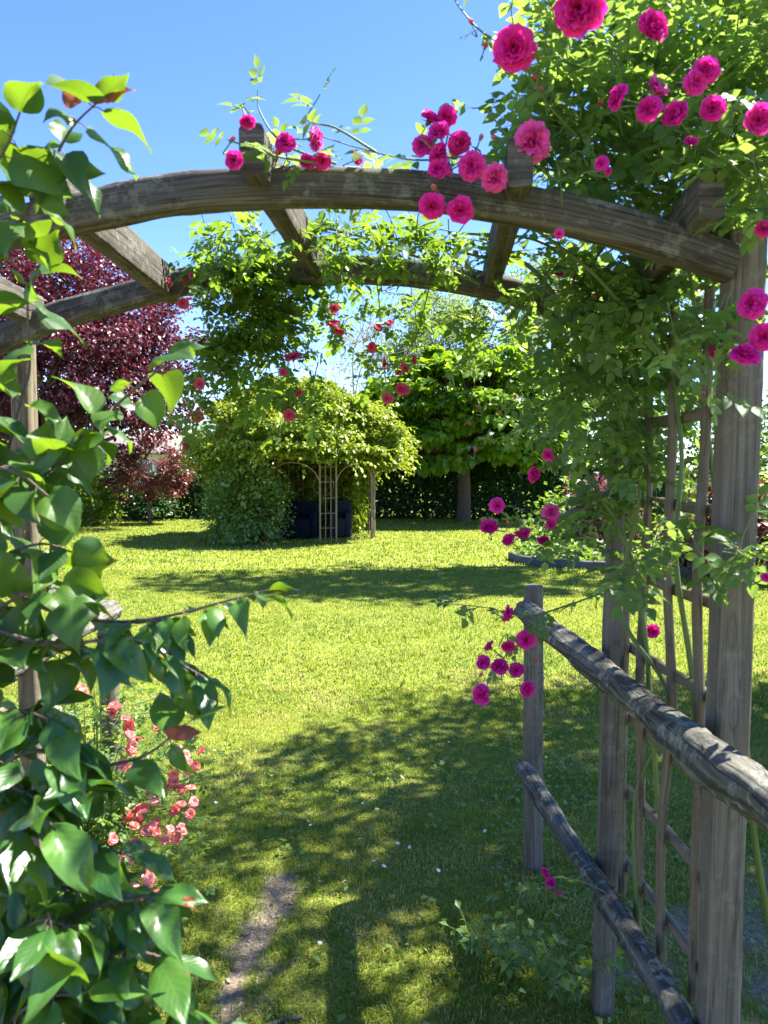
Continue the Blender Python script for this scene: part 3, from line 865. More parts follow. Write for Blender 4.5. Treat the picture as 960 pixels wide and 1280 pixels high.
for x, y, Y in [(677, 115, 1.4), (669, 100, 1.4), (712, 100, 1.4), (621, 172, 1.4), (600, 175, 1.4), (672, 75, 1.38), (650, 30, 1.38), (750, 130, 1.4), (870, 180, 1.4), (911, 170, 1.4), (930, 150, 1.4), (932, 205, 1.4), (288, 178, 1.3), (345, 195, 1.4),
                (350, 192, 1.4), (545, 237, 1.36), (594, 564, 1.95), (602, 652, 1.9), (634, 655, 1.9), (600, 845, 1.84), (669, 826, 1.84), (660, 675, 1.9), (588, 527, 2.), (600, 511, 2.), (627, 517, 2.0), (644, 498, 2.0), (745, 375, 1.8), (748, 300, 1.8), (880, 495, 1.6), (606, 60, 1.4), (590, 30, 1.4)]:
    L = P(x, y, Y)
    bloom('rose_bud', BUDS, rose, L, facing(L, .3, .6, .4), .0095, p, .05)
p.foliage(ROSE_LEAVES, 'foliage', M['rose_leaf'], rose)
p.st.build('canes', M['green_stem'], rose)
print('rose leaves', len(p.O))

# ------------------------------------------------------------------ rambling rose draped at the middle
ram = empty('rambling_rose', (-.25, 2.2, 1.6), 'rambling rose with small red and pale blooms hanging from the middle of the rear beam', 'rambling rose')
p = Plant()
for c_ in [(330, 345, 2.12, 62, 50, .10, 46), (325, 410, 2.14, 55, 60, .1, 48), (272, 325, 2.08, 30, 40, .08, 16), (265, 440, 2.1, 34, 50, .08, 14), (345, 480, 2.1, 42, 34, .08, 11), (300, 290, 1.95, 40, 20, .1, 8),
           (420, 288, 1.85, 50, 26, .12, 15), (510, 292, 1.9, 60, 24, .12, 15), (585, 300, 1.9, 40, 22, .12, 7), (440, 375, 2.18, 50, 22, .06, 7), (530, 395, 2.2, 60, 26, .08, 8), (480, 440, 2.2, 40, 30, .06, 5), (620, 400, 2.15, 40, 40, .1, 9), (240, 490, 2.08, 24, 30, .06, 5)]:
    p.clump(*c_, length=.15, nl=5, droop=1.0, ls=.07, up=-.2)
for pts, sp_ in [([(400, 330, 2.15), (410, 390, 2.17), (415, 415, 2.17)], .05), ([(540, 345, 2.15), (520, 420, 2.2), (490, 470, 2.2)], .045), ([(600, 360, 2.15), (590, 420, 2.2), (600, 450, 2.2)], .05),
                 ([(300, 440, 2.1), (260, 500, 2.1), (240, 545, 2.1)], .05), ([(350, 440, 2.1), (365, 490, 2.1), (360, 520, 2.1)], .045), ([(300, 300, 2.05), (260, 310, 2.05), (230, 340, 2.02)], .03), ([(640, 370, 2.15), (680, 430, 2.1), (690, 470, 2.1)], .05),
                 ([(470, 345, 2.16), (475, 400, 2.2), (465, 440, 2.2)], .05)]:
    p.along([P(*q) for q in pts], sp_, .065, droop=.5, r0=.002, r1=.001, skip=.1)
for pts in [[(640, 330, 2.0), (560, 310, 1.95), (470, 285, 1.95), (400, 300, 2.0), (345, 340, 2.1), (320, 430, 2.1)], [(600, 355, 2.05), (520, 320, 2.05), (430, 290, 2.0), (350, 285, 2.0), (290, 350, 2.05)]]:
    tube(p.st, catmull([P(*q) for q in pts], 10), .005, .002, 6)
for x, y, d in [(418, 386, 19), (417, 407, 24), (424, 413, 20), (366, 448, 24), (354, 465, 13), (373, 491, 13), (361, 519, 19), (250, 480, 19), (246, 520, 19), (235, 558, 21), (472, 411, 18), (464, 434, 17), (483, 455, 20), (508, 459, 22), (502, 487, 24), (484, 498, 18), (516, 450, 15),
                (210, 353, 18), (232, 356, 20), (228, 379, 18), (240, 345, 14), (487, 405, 14), (498, 465, 14), (300, 330, 10), (480, 300, 11), (376, 292, 12), (443, 270, 10)]:
    L = P(x, y, 2.05)
    bloom('rose_bloom', PALE, ram, L, facing(L), .5 * d / FPX * 2.05 * rng.uniform(.8, 1.0), p)
p.foliage(ROSE_LEAVES, 'foliage', M['ramble_leaf'], ram)
p.st.build('canes', M['green_stem'], ram)

# ------------------------------------------------------------------ lilac, left
lil = empty('lilac_shrub', (-.8, 1.35, 0), 'lilac shrub with heart shaped leaves growing over the left post of the arch', 'shrub')
p = Plant()
cf = (0, -.5, .1)
for pts, spc, ls, sk in [([(-30, 640, 1.25), (6, 573, 1.22), (28, 494, 1.2), (37, 457, 1.2), (35, 379, 1.18), (50, 330, 1.16)], .075, .075, .1),
                         ([(-20, 620, 1.2), (60, 580, 1.15), (130, 520, 1.12), (170, 485, 1.1), (214, 450, 1.1)], .042, .066, .35),
                         ([(-30, 420, 1.15), (0, 330, 1.12), (30, 270, 1.1), (60, 215, 1.08), (90, 160, 1.06), (125, 125, 1.05)], .036, .066, .3),
                         ([(-40, 300, 1.1), (-20, 230, 1.05), (10, 180, 1.02), (25, 140, 1.0)], .036, .07, .3),
                         ([(0, 250, 1.12), (30, 215, 1.1), (60, 200, 1.1), (85, 215, 1.08)], .05, .055, .3),
                         ([(-60, 700, 1.15), (10, 640, 1.12), (50, 600, 1.1), (85, 570, 1.1)], .034, .075, .1),
                         ([(-60, 760, 1.15), (0, 700, 1.1), (50, 680, 1.1), (90, 690, 1.1)], .032, .08, .1),
                         ([(-80, 600, 1.2), (-40, 540, 1.18), (-15, 510, 1.15), (0, 480, 1.15)], .06, .07, .1),
                         ([(-60, 700, 1.2), (-20, 640, 1.2), (20, 610, 1.2), (45, 560, 1.2)], .036, .075, .1),
                         ([(-60, 640, 1.05), (-20, 590, 1.03), (20, 590, 1.02), (60, 620, 1.0)], .036, .08, .2),
                         ([(-60, 820, 1.1), (0, 760, 1.08), (60, 735, 1.06), (105, 750, 1.06)], .032, .08, .1),
                         ([(-60, 900, 1.1), (-10, 830, 1.08), (40, 800, 1.06), (85, 820, 1.05)], .032, .08, .0)]:
    p.along([P(*q) for q in pts], spc, ls * 1.1, droop=.35, paired=True, r0=.0034, r1=.0014, skip=sk, petiole=.014, face=cf, jit=.35)
p.foliage(LILAC, 'foliage', M['lilac_leaf'], lil)
p.st.build('stems', M['lilac_stem'], lil)
tip = Geo()
for a, b_ in (((128, 128), (130, 90)), ((132, 122), (158, 102)), ((126, 130), (114, 112)), ((100, 130), (72, 115))):
    A_, B_ = P(*a, 1.05), P(*b_, 1.05)
    add_leaves(tip, LILAC[:1], [A_], [B_ - A_], [[.3, -1, .3]], [np.linalg.norm(B_ - A_) * 1.15], [.7])
tip.build('young_leaves', M['red_leaf'], lil)

glo = empty('glossy_shrub', (-.62, 1.05, 0), 'dark glossy leaved shrub filling the lower left corner with one long side branch', 'shrub')
p = Plant()
for pts, spc, ls, sk in [([(-20, 718, 1.1), (60, 762, 1.08), (140, 777, 1.06), (210, 770, 1.05), (280, 752, 1.04), (335, 738, 1.04)], .028, .062, .6),
                         ([(-20, 782, 1.05), (60, 806, 1.03), (130, 800, 1.02), (180, 805, 1.02), (225, 830, 1.02), (262, 850, 1.02)], .018, .066, .5),
                         ([(150, 780, 1.06), (190, 775, 1.05), (215, 790, 1.05)], .03, .06, .2),
                         ([(40, 1010, 1.0), (110, 965, .98), (180, 945, .97), (232, 905, .97)], .06, .07, .25),
                         ([(-30, 1060, 1.0), (40, 1010, .97), (80, 985, .95), (120, 980, .94)], .035, .08, .1),
                         ([(-30, 1160, .98), (60, 1090, .95), (110, 1060, .93), (165, 1070, .92)], .036, .075, .1),
                         ([(-30, 1240, .96), (70, 1160, .93), (130, 1130, .92), (195, 1120, .91)], .032, .078, .1),
                         ([(-30, 1320, .95), (80, 1240, .92), (150, 1190, .9), (215, 1200, .9)], .03, .078, .0),
                         ([(60, 1360, .95), (120, 1280, .92), (180, 1250, .9), (235, 1260, .9)], .03, .078, .0),
                         ([(-40, 1000, 1.0), (0, 960, .97), (40, 940, .96), (80, 945, .95)], .03, .075, .0),
                         ([(-40, 1120, .95), (0, 1050, .92), (40, 1020, .9), (80, 1040, .9)], .032, .078, .0),
                         ([(-40, 1280, .93), (10, 1190, .9), (50, 1150, .88), (90, 1160, .87)], .03, .08, .0),
                         ([(-60, 1360, .92), (0, 1290, .88), (50, 1250, .86), (110, 1240, .85)], .03, .085, .0),
                         ([(20, 1380, .92), (40, 1300, .88), (70, 1220, .86), (60, 1140, .86)], .035, .08, .1),
                         ([(-40, 1420, .9), (20, 1330, .86), (100, 1290, .84), (160, 1300, .84)], .03, .08, .0),
                         ([(0, 1400, .95), (100, 1330, .92), (190, 1290, .9), (270, 1290, .9)], .034, .075, .2),
                         ([(-40, 1100, 1.05), (30, 1110, 1.03), (90, 1110, 1.02), (140, 1130, 1.0)], .03, .075, .0),
                         ([(-40, 1200, 1.05), (30, 1220, 1.03), (90, 1200, 1.02), (160, 1220, 1.0)], .03, .075, .0),
                         ([(-60, 980, 1.08), (-10, 930, 1.06), (20, 900, 1.05), (60, 880, 1.05)], .03, .075, .0),
                         ([(-60, 1010, .98), (-10, 980, .96), (30, 990, .95), (60, 1010, .94)], .03, .085, .0),
                         ([(-40, 930, 1.02), (10, 890, 1.0), (60, 900, .98), (100, 930, .97)], .03, .075, .0)]:
    p.along([P(*q) for q in pts], spc * .9, ls * 1.08, droop=.55, paired=True, r0=.0034, r1=.0014, skip=sk, petiole=.008, face=cf, jit=.3)
p.foliage(GLOSSY, 'foliage', M['glossy_leaf'], glo)
p.st.build('stems', M['lilac_stem'], glo)
tip = Geo()
for a, b_, r_, Y in (((205, 915), (248, 912), .8, .95), ((335, 742), (356, 732), .5, 1.04), ((225, 1128), (252, 1128), .9, .9)):
    A_, B_ = P(*a, Y), P(*b_, Y)
    add_leaves(tip, GLOSSY[2:], [A_], [B_ - A_], [[.0, -.5, 1]], [np.linalg.norm(B_ - A_) * 1.1], [r_])
tip.build('young_leaves', M['red_leaf'], glo)

# ------------------------------------------------------------------ coral rose bush
bush = empty('rose_bush', (-1.12, 2.75, 0), 'bushy salmon pink rose with clustered blooms at the foot of the left fence', 'rose bush')
p = Plant()
for _ in range(85):
    a = rng.uniform(0, 2 * PI); r = rng.uniform(.05, .40) ; z = rng.uniform(.35, .85)
    base = np.array([-1.13 + .1 * math.cos(a), 2.75 + .1 * math.sin(a), 0])
    end = np.array([-1.13 + r * math.cos(a), 2.75 + .9 * r * math.sin(a), z * (1 - .5 * (r / .5) ** 2)])
    mid = base * .5 + end * .5 + np.array([0, 0, .12])
    p.along([base, mid, end], .035, .065, droop=.2, r0=.0032, r1=.0014, skip=.25)
for _ in range(190):
    a = rng.uniform(0, 2 * PI); r = .39 * math.sqrt(rng.uniform()); 
    o = np.array([-1.13 + r * math.cos(a), 2.75 + r * math.sin(a), rng.uniform(.08, .8) * (1 - .4 * (r / .45) ** 2)])
    p.sprig(o, np.array([math.cos(a), math.sin(a), .5]), .14, 5, .5, .062)
clus = [(195, 905, 4), (232, 950, 8), (215, 985, 7), (180, 1010, 6), (190, 1035, 8), (215, 1040, 6), (165, 1030, 5), (150, 1070, 5), (145, 1105, 4), (185, 1100, 6), (200, 1125, 3), (100, 870, 3), (145, 890, 4), (160, 905, 3), (245, 965, 5), (232, 1010, 4), (160, 960, 4), (66, 912, 2), (170, 935, 3), (60, 880, 2), (85, 1000, 2)]
for x, y, n_ in clus:
    for _ in range(n_):
        L = P(x + rng.normal(0, 9), y + rng.normal(0, 8), 2.40 + rng.normal(0, .03) + .25 * (1000 - y) / 150 * .6)
        bloom('rose_bloom', CORAL, bush, L, facing(L, .5, .5, .45), rng.uniform(.017, .024), p, .05)
p.foliage(ROSE_LEAVES, 'foliage', M['bush_leaf'], bush)
p.st.build('canes', M['green_stem'], bush)


# ------------------------------------------------------------------ trees
def limb(geo, a, b, r0, r1, sag=.1, k=7):
    a, b = np.asarray(a, float), np.asarray(b, float)
    L = np.linalg.norm(b - a)
    pts = [a, a + (b - a) * .35 + rng.normal(0, .05 * L, 3), a + (b - a) * .7 + rng.normal(0, .05 * L, 3) + np.array([0, 0, sag * L * .3]), b]
    tube(geo, catmull(pts, 5), r0, r1, k)


def tree(name, base, fork, cen, rad, clumps, per, ls, tmpl, leafm, barkm, r0, label, cat, group=None, flat=.5, shell=.45, cl_r=.28, up=.8, cut=-1., twigs=1.0, lobes=None):
    base, cen, rad = np.asarray(base, float), np.asarray(cen, float), np.asarray(rad, float)
    t = empty(name, base, label, cat, group)
    tg = Geo()
    f = np.asarray(fork, float)
    tube(tg, catmull([base + (0, 0, -.1), base * .5 + f * .5 + rng.normal(0, r0 * .4, 3) * (1, 1, 0), f], 6), r0 * 1.15, r0 * .8, 10)
    g = Geo(); O = []
    d = nrm(rng.normal(size=(clumps * 3, 3))); d = d[d[:, 2] > cut][:clumps]
    rr = (shell + (1 - shell) * rng.uniform(size=len(d)) ** .5)
    cs = cen + d * rr[:, None] * rad * rng.uniform(.86, 1.08, (len(d), 1))
    if lobes is not None: cs = np.array([lobes(c) for c in cs])
    mr = rad.mean() * cl_r
    Os, Ds, Ns, Ss, Rs = [], [], [], [], []
    for i, c in enumerate(cs):
        n = int(per * rng.uniform(.6, 1.4)); s = mr * rng.uniform(.7, 1.3)
        v = nrm(rng.normal(size=(n, 3))) * rng.uniform(size=(n, 1)) ** .45 * s * np.array([1, 1, flat])
        o = c + v
        outw = nrm(o - cen)
        Ds.append(nrm(outw + rng.normal(0, .5, (n, 3)) + np.array([0, 0, -.25]))); Ns.append(nrm(np.array([0, 0, up]) + .4 * outw + rng.normal(0, .4, (n, 3))))
        Os.append(o); Ss.append(ls * rng.uniform(.6, 1.2, n)); Rs.append(np.clip(rng.uniform(size=n) * .7 + rng.uniform() * .3, 0, 1))
    add_leaves(g, tmpl, np.vstack(Os), np.vstack(Ds), np.vstack(Ns), np.concatenate(Ss), np.concatenate(Rs))
    order = rng.permutation(len(cs))
    nm = max(4, int(len(cs) * .10))
    mains = []
    for i in order[:nm]:
        e = f + (cs[i] - f) * .75
        limb(tg, f + rng.normal(0, r0 * .3, 3), e, r0 * .5, r0 * .14); mains.append(e)
    mains = np.array(mains)
    for i in order[nm:int(nm + len(cs) * .6 * twigs)]:
        j = np.argmin(np.linalg.norm(mains - cs[i], axis=1)); limb(tg, mains[j] * .85 + f * .15, cs[i], r0 * .16, r0 * .05, k=5)
    tg.build('trunk', barkm, t)
    g.build('crown', leafm, t)
    return t


# catalpa globe
tree('catalpa_tree', (2.45, 23.6, 0), (2.45, 23.6, 1.9), (2.5, 23.7, 3.0), (3.2, 2.7, 2.15), 360, 95, .22, BIG, M['catalpa_leaf'], M['bark'], .2,
     'round headed tree with large layered bright green leaves in front of the hedge', 'tree', flat=.32, shell=.72, cl_r=.20, up=1.2, cut=-.62)
# purple plums
tree('plum_tree', (-9.3, 20.5, 0), (-9.2, 20.5, 1.8), (-9.3, 20.5, 4.6), (4.4, 3.3, 3.4), 620, 120, .115, SMALL, M['plum_leaf'], M['bark'], .18,
     'tall purple leaved tree rising behind the left end of the arch', 'tree', flat=.7, shell=.35, cl_r=.16, up=.5, cut=-.75)
tree('plum_tree', (-6.9, 22.6, 0), (-6.9, 22.6, 1.0), (-6.85, 22.5, 1.6), (1.35, 1.0, 1.0), 90, 60, .11, SMALL, M['plum2_leaf'], M['bark'], .06,
     'low reddish purple shrub tree in front of the hedge left of the leafy bower', 'tree', flat=.6, shell=.3, cl_r=.22, up=.5)
# pale trees behind
tree('birch_tree', (-.9, 33, 0), (-.9, 33, 2.5), (-.6, 33, 6.3), (3.4, 2.5, 4.0), 150, 26, .10, SMALL, M['grey_leaf'], M['pale_bark'], .12,
     'sparse grey tree with bare twiggy branches behind the leafy bower', 'tree', flat=.8, shell=.2, cl_r=.2, up=.4, twigs=1.5)
tree('poplar_tree', (3.2, 37, 0), (3.2, 37, 3), (2.9, 37, 6.6), (2.8, 2.4, 4.4), 200, 110, .16, SMALL, M['pale_leaf'], M['pale_bark'], .16,
     'pale yellow green tree showing above the round headed tree', 'tree', flat=.7, shell=.3, cl_r=.22, up=.5)
tree('poplar_tree', (9.0, 36, 0), (9.0, 36, 3), (8.0, 36, 6.8), (3.6, 3, 4.6), 240, 100, .16, SMALL, M['pale_leaf'], M['pale_bark'], .16,
     'pale light green tree seen between rose leaves right of the round headed tree', 'tree', flat=.7, shell=.3, cl_r=.22, up=.5)
# shade trees on the right
tree('maple_tree', (5.2, 4.3, 0), (5.0, 4.4, 2.2), (4.85, 4.45, 4.6), (2.75, 2.6, 1.7), 900, 66, .076, SMALL, M['tree_leaf'], M['bark'], .16,
     'green tree at the right edge behind the climbing rose shading the path', 'tree', flat=.6, shell=.0, cl_r=.16, up=.8)
tree('maple_tree', (6.6, 14.2, 0), (6.4, 14.2, 5.5), (6.3, 13.3, 9.8), (3.3, 1.6, 1.9), 100, 50, .18, BIG, M['tree_leaf'], M['bark'], .18,
     'tall green tree far behind the right post above the flower bed', 'tree', flat=.4, shell=.2, cl_r=.24, up=.8)


# far trees beyond the hedge
for q, (x, y_, w, h_) in enumerate([(-24, 47, 4, 5.), (-6.5, 44, 3.2, 3.6), (-1.5, 46, 3.6, 4.2), (5., 45, 3.6, 4.0), (11, 44, 4.2, 5.), (17, 42, 4.5, 6.), (24, 40, 5, 7.)]):
    tree('field_tree', (x, y_, 0), (x, y_, 1.), (x, y_, h_ * .5), (w, 2.2, h_ * .5), 130, 45, .26, SMALL, M['tree_leaf' if q % 2 else 'pale_leaf'], M['bark'], .15,
         ['rounded pale tree far left behind the house', 'small dark tree far behind the leafy bower at its left', 'pale tree far behind the leafy bower and the sparse grey tree', 'dark tree low behind the round headed tree',
          'pale tree far beyond the hedge right of the round headed tree', 'dark tree far beyond the hedge behind the lattice', 'pale tree far beyond the right post'][q], 'tree', 'trees beyond the hedge', flat=.8, shell=.5, cl_r=.26, up=.5, cut=-.9, twigs=.5)


# ------------------------------------------------------------------ hedges, shrubs
def leafbox(name, x0, x1, y0, y1, h, n, ls, mat, label, cat, group=None, slope=0.):
    t = empty(name, ((x0 + x1) / 2, (y0 + y1) / 2, 0), label, cat, group)
    g = Geo()
    u = rng.uniform(size=(n, 3))
    face = rng.uniform(size=n)
    dep = rng.beta(1, 3, n)
    y = np.where(face < .55, y0 + dep * (y1 - y0) * .6, y0 + u[:, 1] * (y1 - y0))
    z = np.where(face < .55, u[:, 2] ** .9 * h, np.where(face < .9, h - dep * .3, u[:, 2] * h))
    x = x0 + u[:, 0] * (x1 - x0)
    bump_ = .22 * (vnoise(x, z, .9, 51) - .5) + .14 * (vnoise(x, z + y, 3., 52) - .5)
    y = y + bump_; z = z + .14 * (vnoise(x, y, 1.1, 53) - .5) * (z / h)
    O = np.stack([x, y, z], 1)
    D = nrm(np.stack([rng.normal(0, .7, n), -.5 + rng.normal(0, .5, n), rng.normal(.1, .6, n)], 1))
    N = nrm(np.stack([rng.normal(0, .5, n), -.6 + rng.normal(0, .4, n), .8 + rng.normal(0, .4, n)], 1))
    add_leaves(g, SMALL, O, D, N, ls * rng.uniform(.6, 1.3, n), rng.uniform(size=n))
    g.build('foliage', mat, t)
    s = Geo()
    for _ in range(int((x1 - x0) * 5)):
        xx = rng.uniform(x0, x1); yy = rng.uniform(y0 + .2, y1)
        tube(s, catmull([(xx, yy, -.05), (xx + rng.normal(0, .08), yy + rng.normal(0, .08), h * .5), (xx + rng.normal(0, .2), yy, h * .92)], 4), .03, .008, 5)
    s.build('stems', M['bark'], t)
    return t


leafbox('hedge', -.8, 9.6, 24.6, 25.8, 1.72, 46000, .11, M['hedge_leaf'], 'dark clipped hedge behind the round headed tree', 'hedge')
leafbox('hedge', -15, -1.2, 25.0, 26.2, 1.45, 44000, .11, M['hedge_leaf'], 'dark clipped hedge left of the leafy bower behind purple shrubs', 'hedge')


def shrub(name, base, rad, h, n, ls, tmpl, mat, label, cat, group=None, nst=14, clumpy=.5):
    base = np.asarray(base, float)
    t = empty(name, base, label, cat, group)
    s = Geo(); g = Geo()
    k = max(8, n // 45)
    d = nrm(rng.normal(size=(k, 3))); d[:, 2] = np.abs(d[:, 2])
    cs = d * (rng.uniform(size=(k, 1)) ** .4) * np.array([rad, rad, h * .85]) + base
    cs[:, 2] += .08 * h
    i = rng.integers(0, k, n)
    O = cs[i] + rng.normal(0, 1, (n, 3)) * np.array([rad, rad, h * .7]) * .13
    O[:, 2] = np.maximum(O[:, 2], .02)
    out_ = nrm(O - base - np.array([0, 0, h * .3]))
    add_leaves(g, tmpl, O, nrm(out_ + rng.normal(0, .5, (n, 3))), nrm(np.array([0, 0, .8]) + .4 * out_ + rng.normal(0, .4, (n, 3))), ls * rng.uniform(.6, 1.25, n), np.clip(rng.uniform(size=n) * .7 + rng.uniform(size=k)[i] * .3, 0, 1))
    for q in range(nst):
        e = cs[q % k]; tube(s, catmull([base + rng.normal(0, .05, 3) * (1, 1, 0), base * .5 + e * .5 + np.array([0, 0, .1 * h]), e], 4), .012, .004, 5)
    s.build('stems', M['bark'], t)
    g.build('foliage', mat, t)
    return t


shrub('privet_shrub', (-8.6, 22.6, 0), 1.0, 1.55, 3600, .12, SMALL, M['gold_leaf'], 'bright yellow green shrub below the tall purple tree', 'shrub')
shrub('laurel_shrub', (-7.6, 24.4, 0), 1.0, 1.2, 2200, .13, SMALL, M['hedge_leaf'], 'dark green shrub between the yellow green shrub and the hedge', 'shrub')
shrub('smoke_bush', (4.25, 14.8, 0), .75, 1.75, 1500, .13, BIG, M['smoke_leaf'], 'dusky pink purple bush behind the lattice beside the flower bed', 'shrub')
shrub('smoke_bush', (4.9, 11.2, 0), .9, 1.5, 1500, .13, BIG, M['plum2_leaf'], 'dark red leaved bush glimpsed between lattice and right post', 'shrub')
shrub('laurel_shrub', (6.6, 11.8, 0), 1.5, 2.6, 4200, .15, SMALL, M['tree_leaf'], 'large green shrub behind the right post', 'shrub')
shrub('laurel_shrub', (4.6, 17.5, 0), 1.3, 1.3, 2600, .13, SMALL, M['weed_leaf'], 'low green shrub behind the dusky pink bush', 'shrub')

# flower bed on the right
g = Geo()
bedpts = [P(636, 684, 13.2), (2.6, 12.6, 0), (3.6, 12.0, 0), (5.2, 11.4, 0)]
edge = catmull([(2.25, 13.6, .03), (2.35, 12.9, .03), (2.9, 12.35, .03), (3.7, 12.0, .03), (5.2, 11.0, .03), (7.5, 10.2, .03)], 8)
sweep(g, edge, rrect(.10, .16, .02, 3), wob=.003)
tag(g.build('bed_edging', plain('edging_stone', (.06, .062, .066), .8, noise=.4, scale=10)), 'dark grey curved kerb edging the flower bed', 'bed edging')
g = Geo()
n = 1500
e = edge[rng.integers(0, len(edge), n)]
off = rng.uniform(.1, 1.4, n)
O = e + np.stack([off * .55, off * .95, 0 * off], 1) + rng.normal(0, .08, (n, 3)); O[:, 2] = rng.uniform(.02, .28, n)
add_leaves(g, SMALL, O, nrm(rng.normal(0, 1, (n, 3)) + np.array([0, 0, .5])), nrm(np.array([0, 0, 1.]) + rng.normal(0, .4, (n, 3))), rng.uniform(.06, .14, n), rng.uniform(size=n))
tag(g.build('bed_groundcover', M['weed_leaf']), 'low green ground cover filling the kerbed flower bed', 'ground cover', None, 'stuff')


# ------------------------------------------------------------------ gazebo
GC = np.array([-1.72, 18.05, 0]); GR = 1.5
gz_ = empty('gazebo', GC, 'metal gazebo frame with lattice posts under a mound of vine', 'gazebo')
MET = plain('rusty_metal', (.24, .18, .11), .6, metal=.2, noise=.4, scale=18)
def gpt(phi, r, z): return GC + np.array([r * math.sin(math.radians(phi)), -r * math.cos(math.radians(phi)), z])
phis = [20 + 60 * q for q in range(6)]
hw = 7.0
for ph in phis:
    g = Geo()
    for dp in (-hw, -hw * .33, hw * .33, hw):
        tube(g, [gpt(ph + dp, GR, -.05), gpt(ph + dp, GR, 2.0)], (.022 if abs(dp) == hw else .011), None, 6)
    for z in (.3, .62, .95, 1.3, 1.62):
        tube(g, [gpt(ph - hw, GR, z), gpt(ph + hw, GR, z)], .009, None, 5)
    g.build('post', MET, gz_)
for q, ph in enumerate(phis):
    g = Geo()
    a0, a1 = ph + hw, ph + 60 - hw
    pts = []
    for t_ in np.linspace(0, PI, 17):
        a = (a0 + a1) / 2 - (a1 - a0) / 2 * math.cos(t_)
        pts.append(gpt(a, GR, 1.22 + .5 * math.sin(t_)))
    tube(g, pts, .016, None, 6)
    g.build('arch', MET, gz_)
g = Geo()
for z, r in ((2.05, GR), (2.6, 1.0), (2.95, .4)):
    tube(g, [gpt(a, r, z) for a in np.linspace(0, 360, 37)], .016, None, 6)
for ph in phis:
    tube(g, catmull([gpt(ph, GR, 2.05), gpt(ph, 1.05, 2.62), gpt(ph, .4, 2.98), gpt(ph, .02, 3.1)], 5), .016, None, 6)
g.build('roof_frame', MET, gz_)
g = Geo()
tube(g, [GC + np.array([.27 + .24 * math.cos(a), .4, 1.18 + .24 * math.sin(a)]) for a in np.linspace(0, 2 * PI, 33)], .012, None, 6)
g.build('hoop', MET, gz_)
# vine over it
vine = empty('vine', GC + np.array([-.2, .3, 0]), 'mound of bright yellow green vine covering the gazebo roof', 'vine')
n = 180000
ph = np.where(rng.uniform(size=n) < .4, rng.uniform(125, 326, n), rng.uniform(-180, 180, n)); ph = (ph + 180) % 360 - 180; u = rng.uniform(size=n)
VC = GC + np.array([-.22, 0, 0])
roof = rng.uniform(size=n) < .56
elv = np.arcsin(np.clip(u, 0, 1))
lump = .30 * (vnoise(ph / 22 + 9, elv * 3, 1., 61) - .5) + .16 * (vnoise(ph / 8 + 30, elv * 8, 1., 62) - .5)
sh = 1 - .16 * rng.beta(1, 2, n) + lump
r = np.where(roof, np.cos(elv), 1.) * 2.28 * sh
lowz = 1.80 - .22 * ss(-np.abs(ph - 95), -55, -15) + .16 * (vnoise(ph / 9 + 40, 0 * ph, 1., 64) - .5)
full = (ph < -34) | (ph > 125)
lowz = np.where(full, .05, lowz)
z = np.where(roof, 1.95 + np.sin(elv) * 1.52 * (1 + lump), lowz + (2.1 - lowz) * u)
r = np.where(roof, r, r * np.where(full, .88 + .12 * ss(z, .6, 1.9) - .3 * rng.beta(1, 1.3, n), .93 + .05 * u))
keep = ~((~roof) & (~full) & (rng.uniform(size=n) < .25))
pr = np.radians(ph)
O = np.stack([VC[0] + r * np.sin(pr), VC[1] - r * np.cos(pr), z], 1)[keep]
out_ = nrm(O - (VC + np.array([0, 0, 1.2]))); n = len(O)
D = nrm(out_ * .8 + rng.normal(0, .5, (n, 3)) + np.array([0, 0, -.25])); N = nrm(np.array([0, 0, .6]) + .6 * out_ + rng.normal(0, .35, (n, 3)))
g = Geo(); add_leaves(g, SMALL, O, D, N, .092 * rng.uniform(.6, 1.25, n), rng.uniform(size=n))
# trailing tips beyond the outline
for _ in range(420):
    a = math.radians(rng.uniform(-150, 150)); zz = rng.uniform(1.6, 3.0); rr = 2.25 * math.sqrt(max(.05, 1 - (max(0, zz - 1.95) / 1.55) ** 2))
    o = VC + np.array([rr * math.sin(a), -rr * math.cos(a), zz]); d = nrm(np.array([math.sin(a), -math.cos(a), rng.normal(.3, .4)]))
    for q in range(rng.integers(4, 12)):
        o = o + d * .06; d = nrm(d + np.array([0, 0, -.12]))
        add_leaves(g, SMALL, [o], [nrm(d + rng.normal(0, .7, 3))], [[0, 0, 1.]], [.10], [rng.uniform(.4, 1)])
g.build('foliage', M['vine_leaf'], vine)
s = Geo()
for q in range(16):
    a = -140 + q * 20
    tube(s, catmull([gpt(a, GR + .05, 0), gpt(a + rng.normal(0, 8), GR + .08, 1.2), gpt(a, 1.6, 2.1), gpt(a + rng.normal(0, 8), .9, 2.8)], 6), .018, .007, 6) if not (-20 < a < 110) else tube(s, catmull([gpt(a, 1.6, 2.1), gpt(a, 1.2, 2.6), gpt(a, .7, 2.9)], 5), .012, .006, 5)
s.build('stems', M['bark'], vine)
shrub('jasmine_shrub', (-3.0, 16.5, 0), .95, 2.1, 7000, .095, SMALL, M['jas_leaf'], 'dark jasmine shrub with pale leaf tips standing at the front left of the gazebo', 'shrub')
# garden chairs in the gazebo
NAVY = plain('navy_cover', (.006, .009, .018), .8, noise=.3, scale=6, spec=.12)
SLATE = plain('slate_cover', (.02, .023, .032), .8, noise=.3, scale=6, spec=.12)


def rbox(geo, c, size, r=.04):
    c = np.asarray(c, float)
    sec = rrect(size[0], size[1], r, 4)
    zs = np.array([-size[2] / 2, -size[2] / 2 + r * .5, size[2] / 2 - r * .6, size[2] / 2 - .15 * r, size[2] / 2])
    sweep(geo, c + np.stack([0 * zs, 0 * zs, zs], 1), sec, up=(0, 1, 0), scale=[.97, 1, 1, .97, .93], wob=.004)


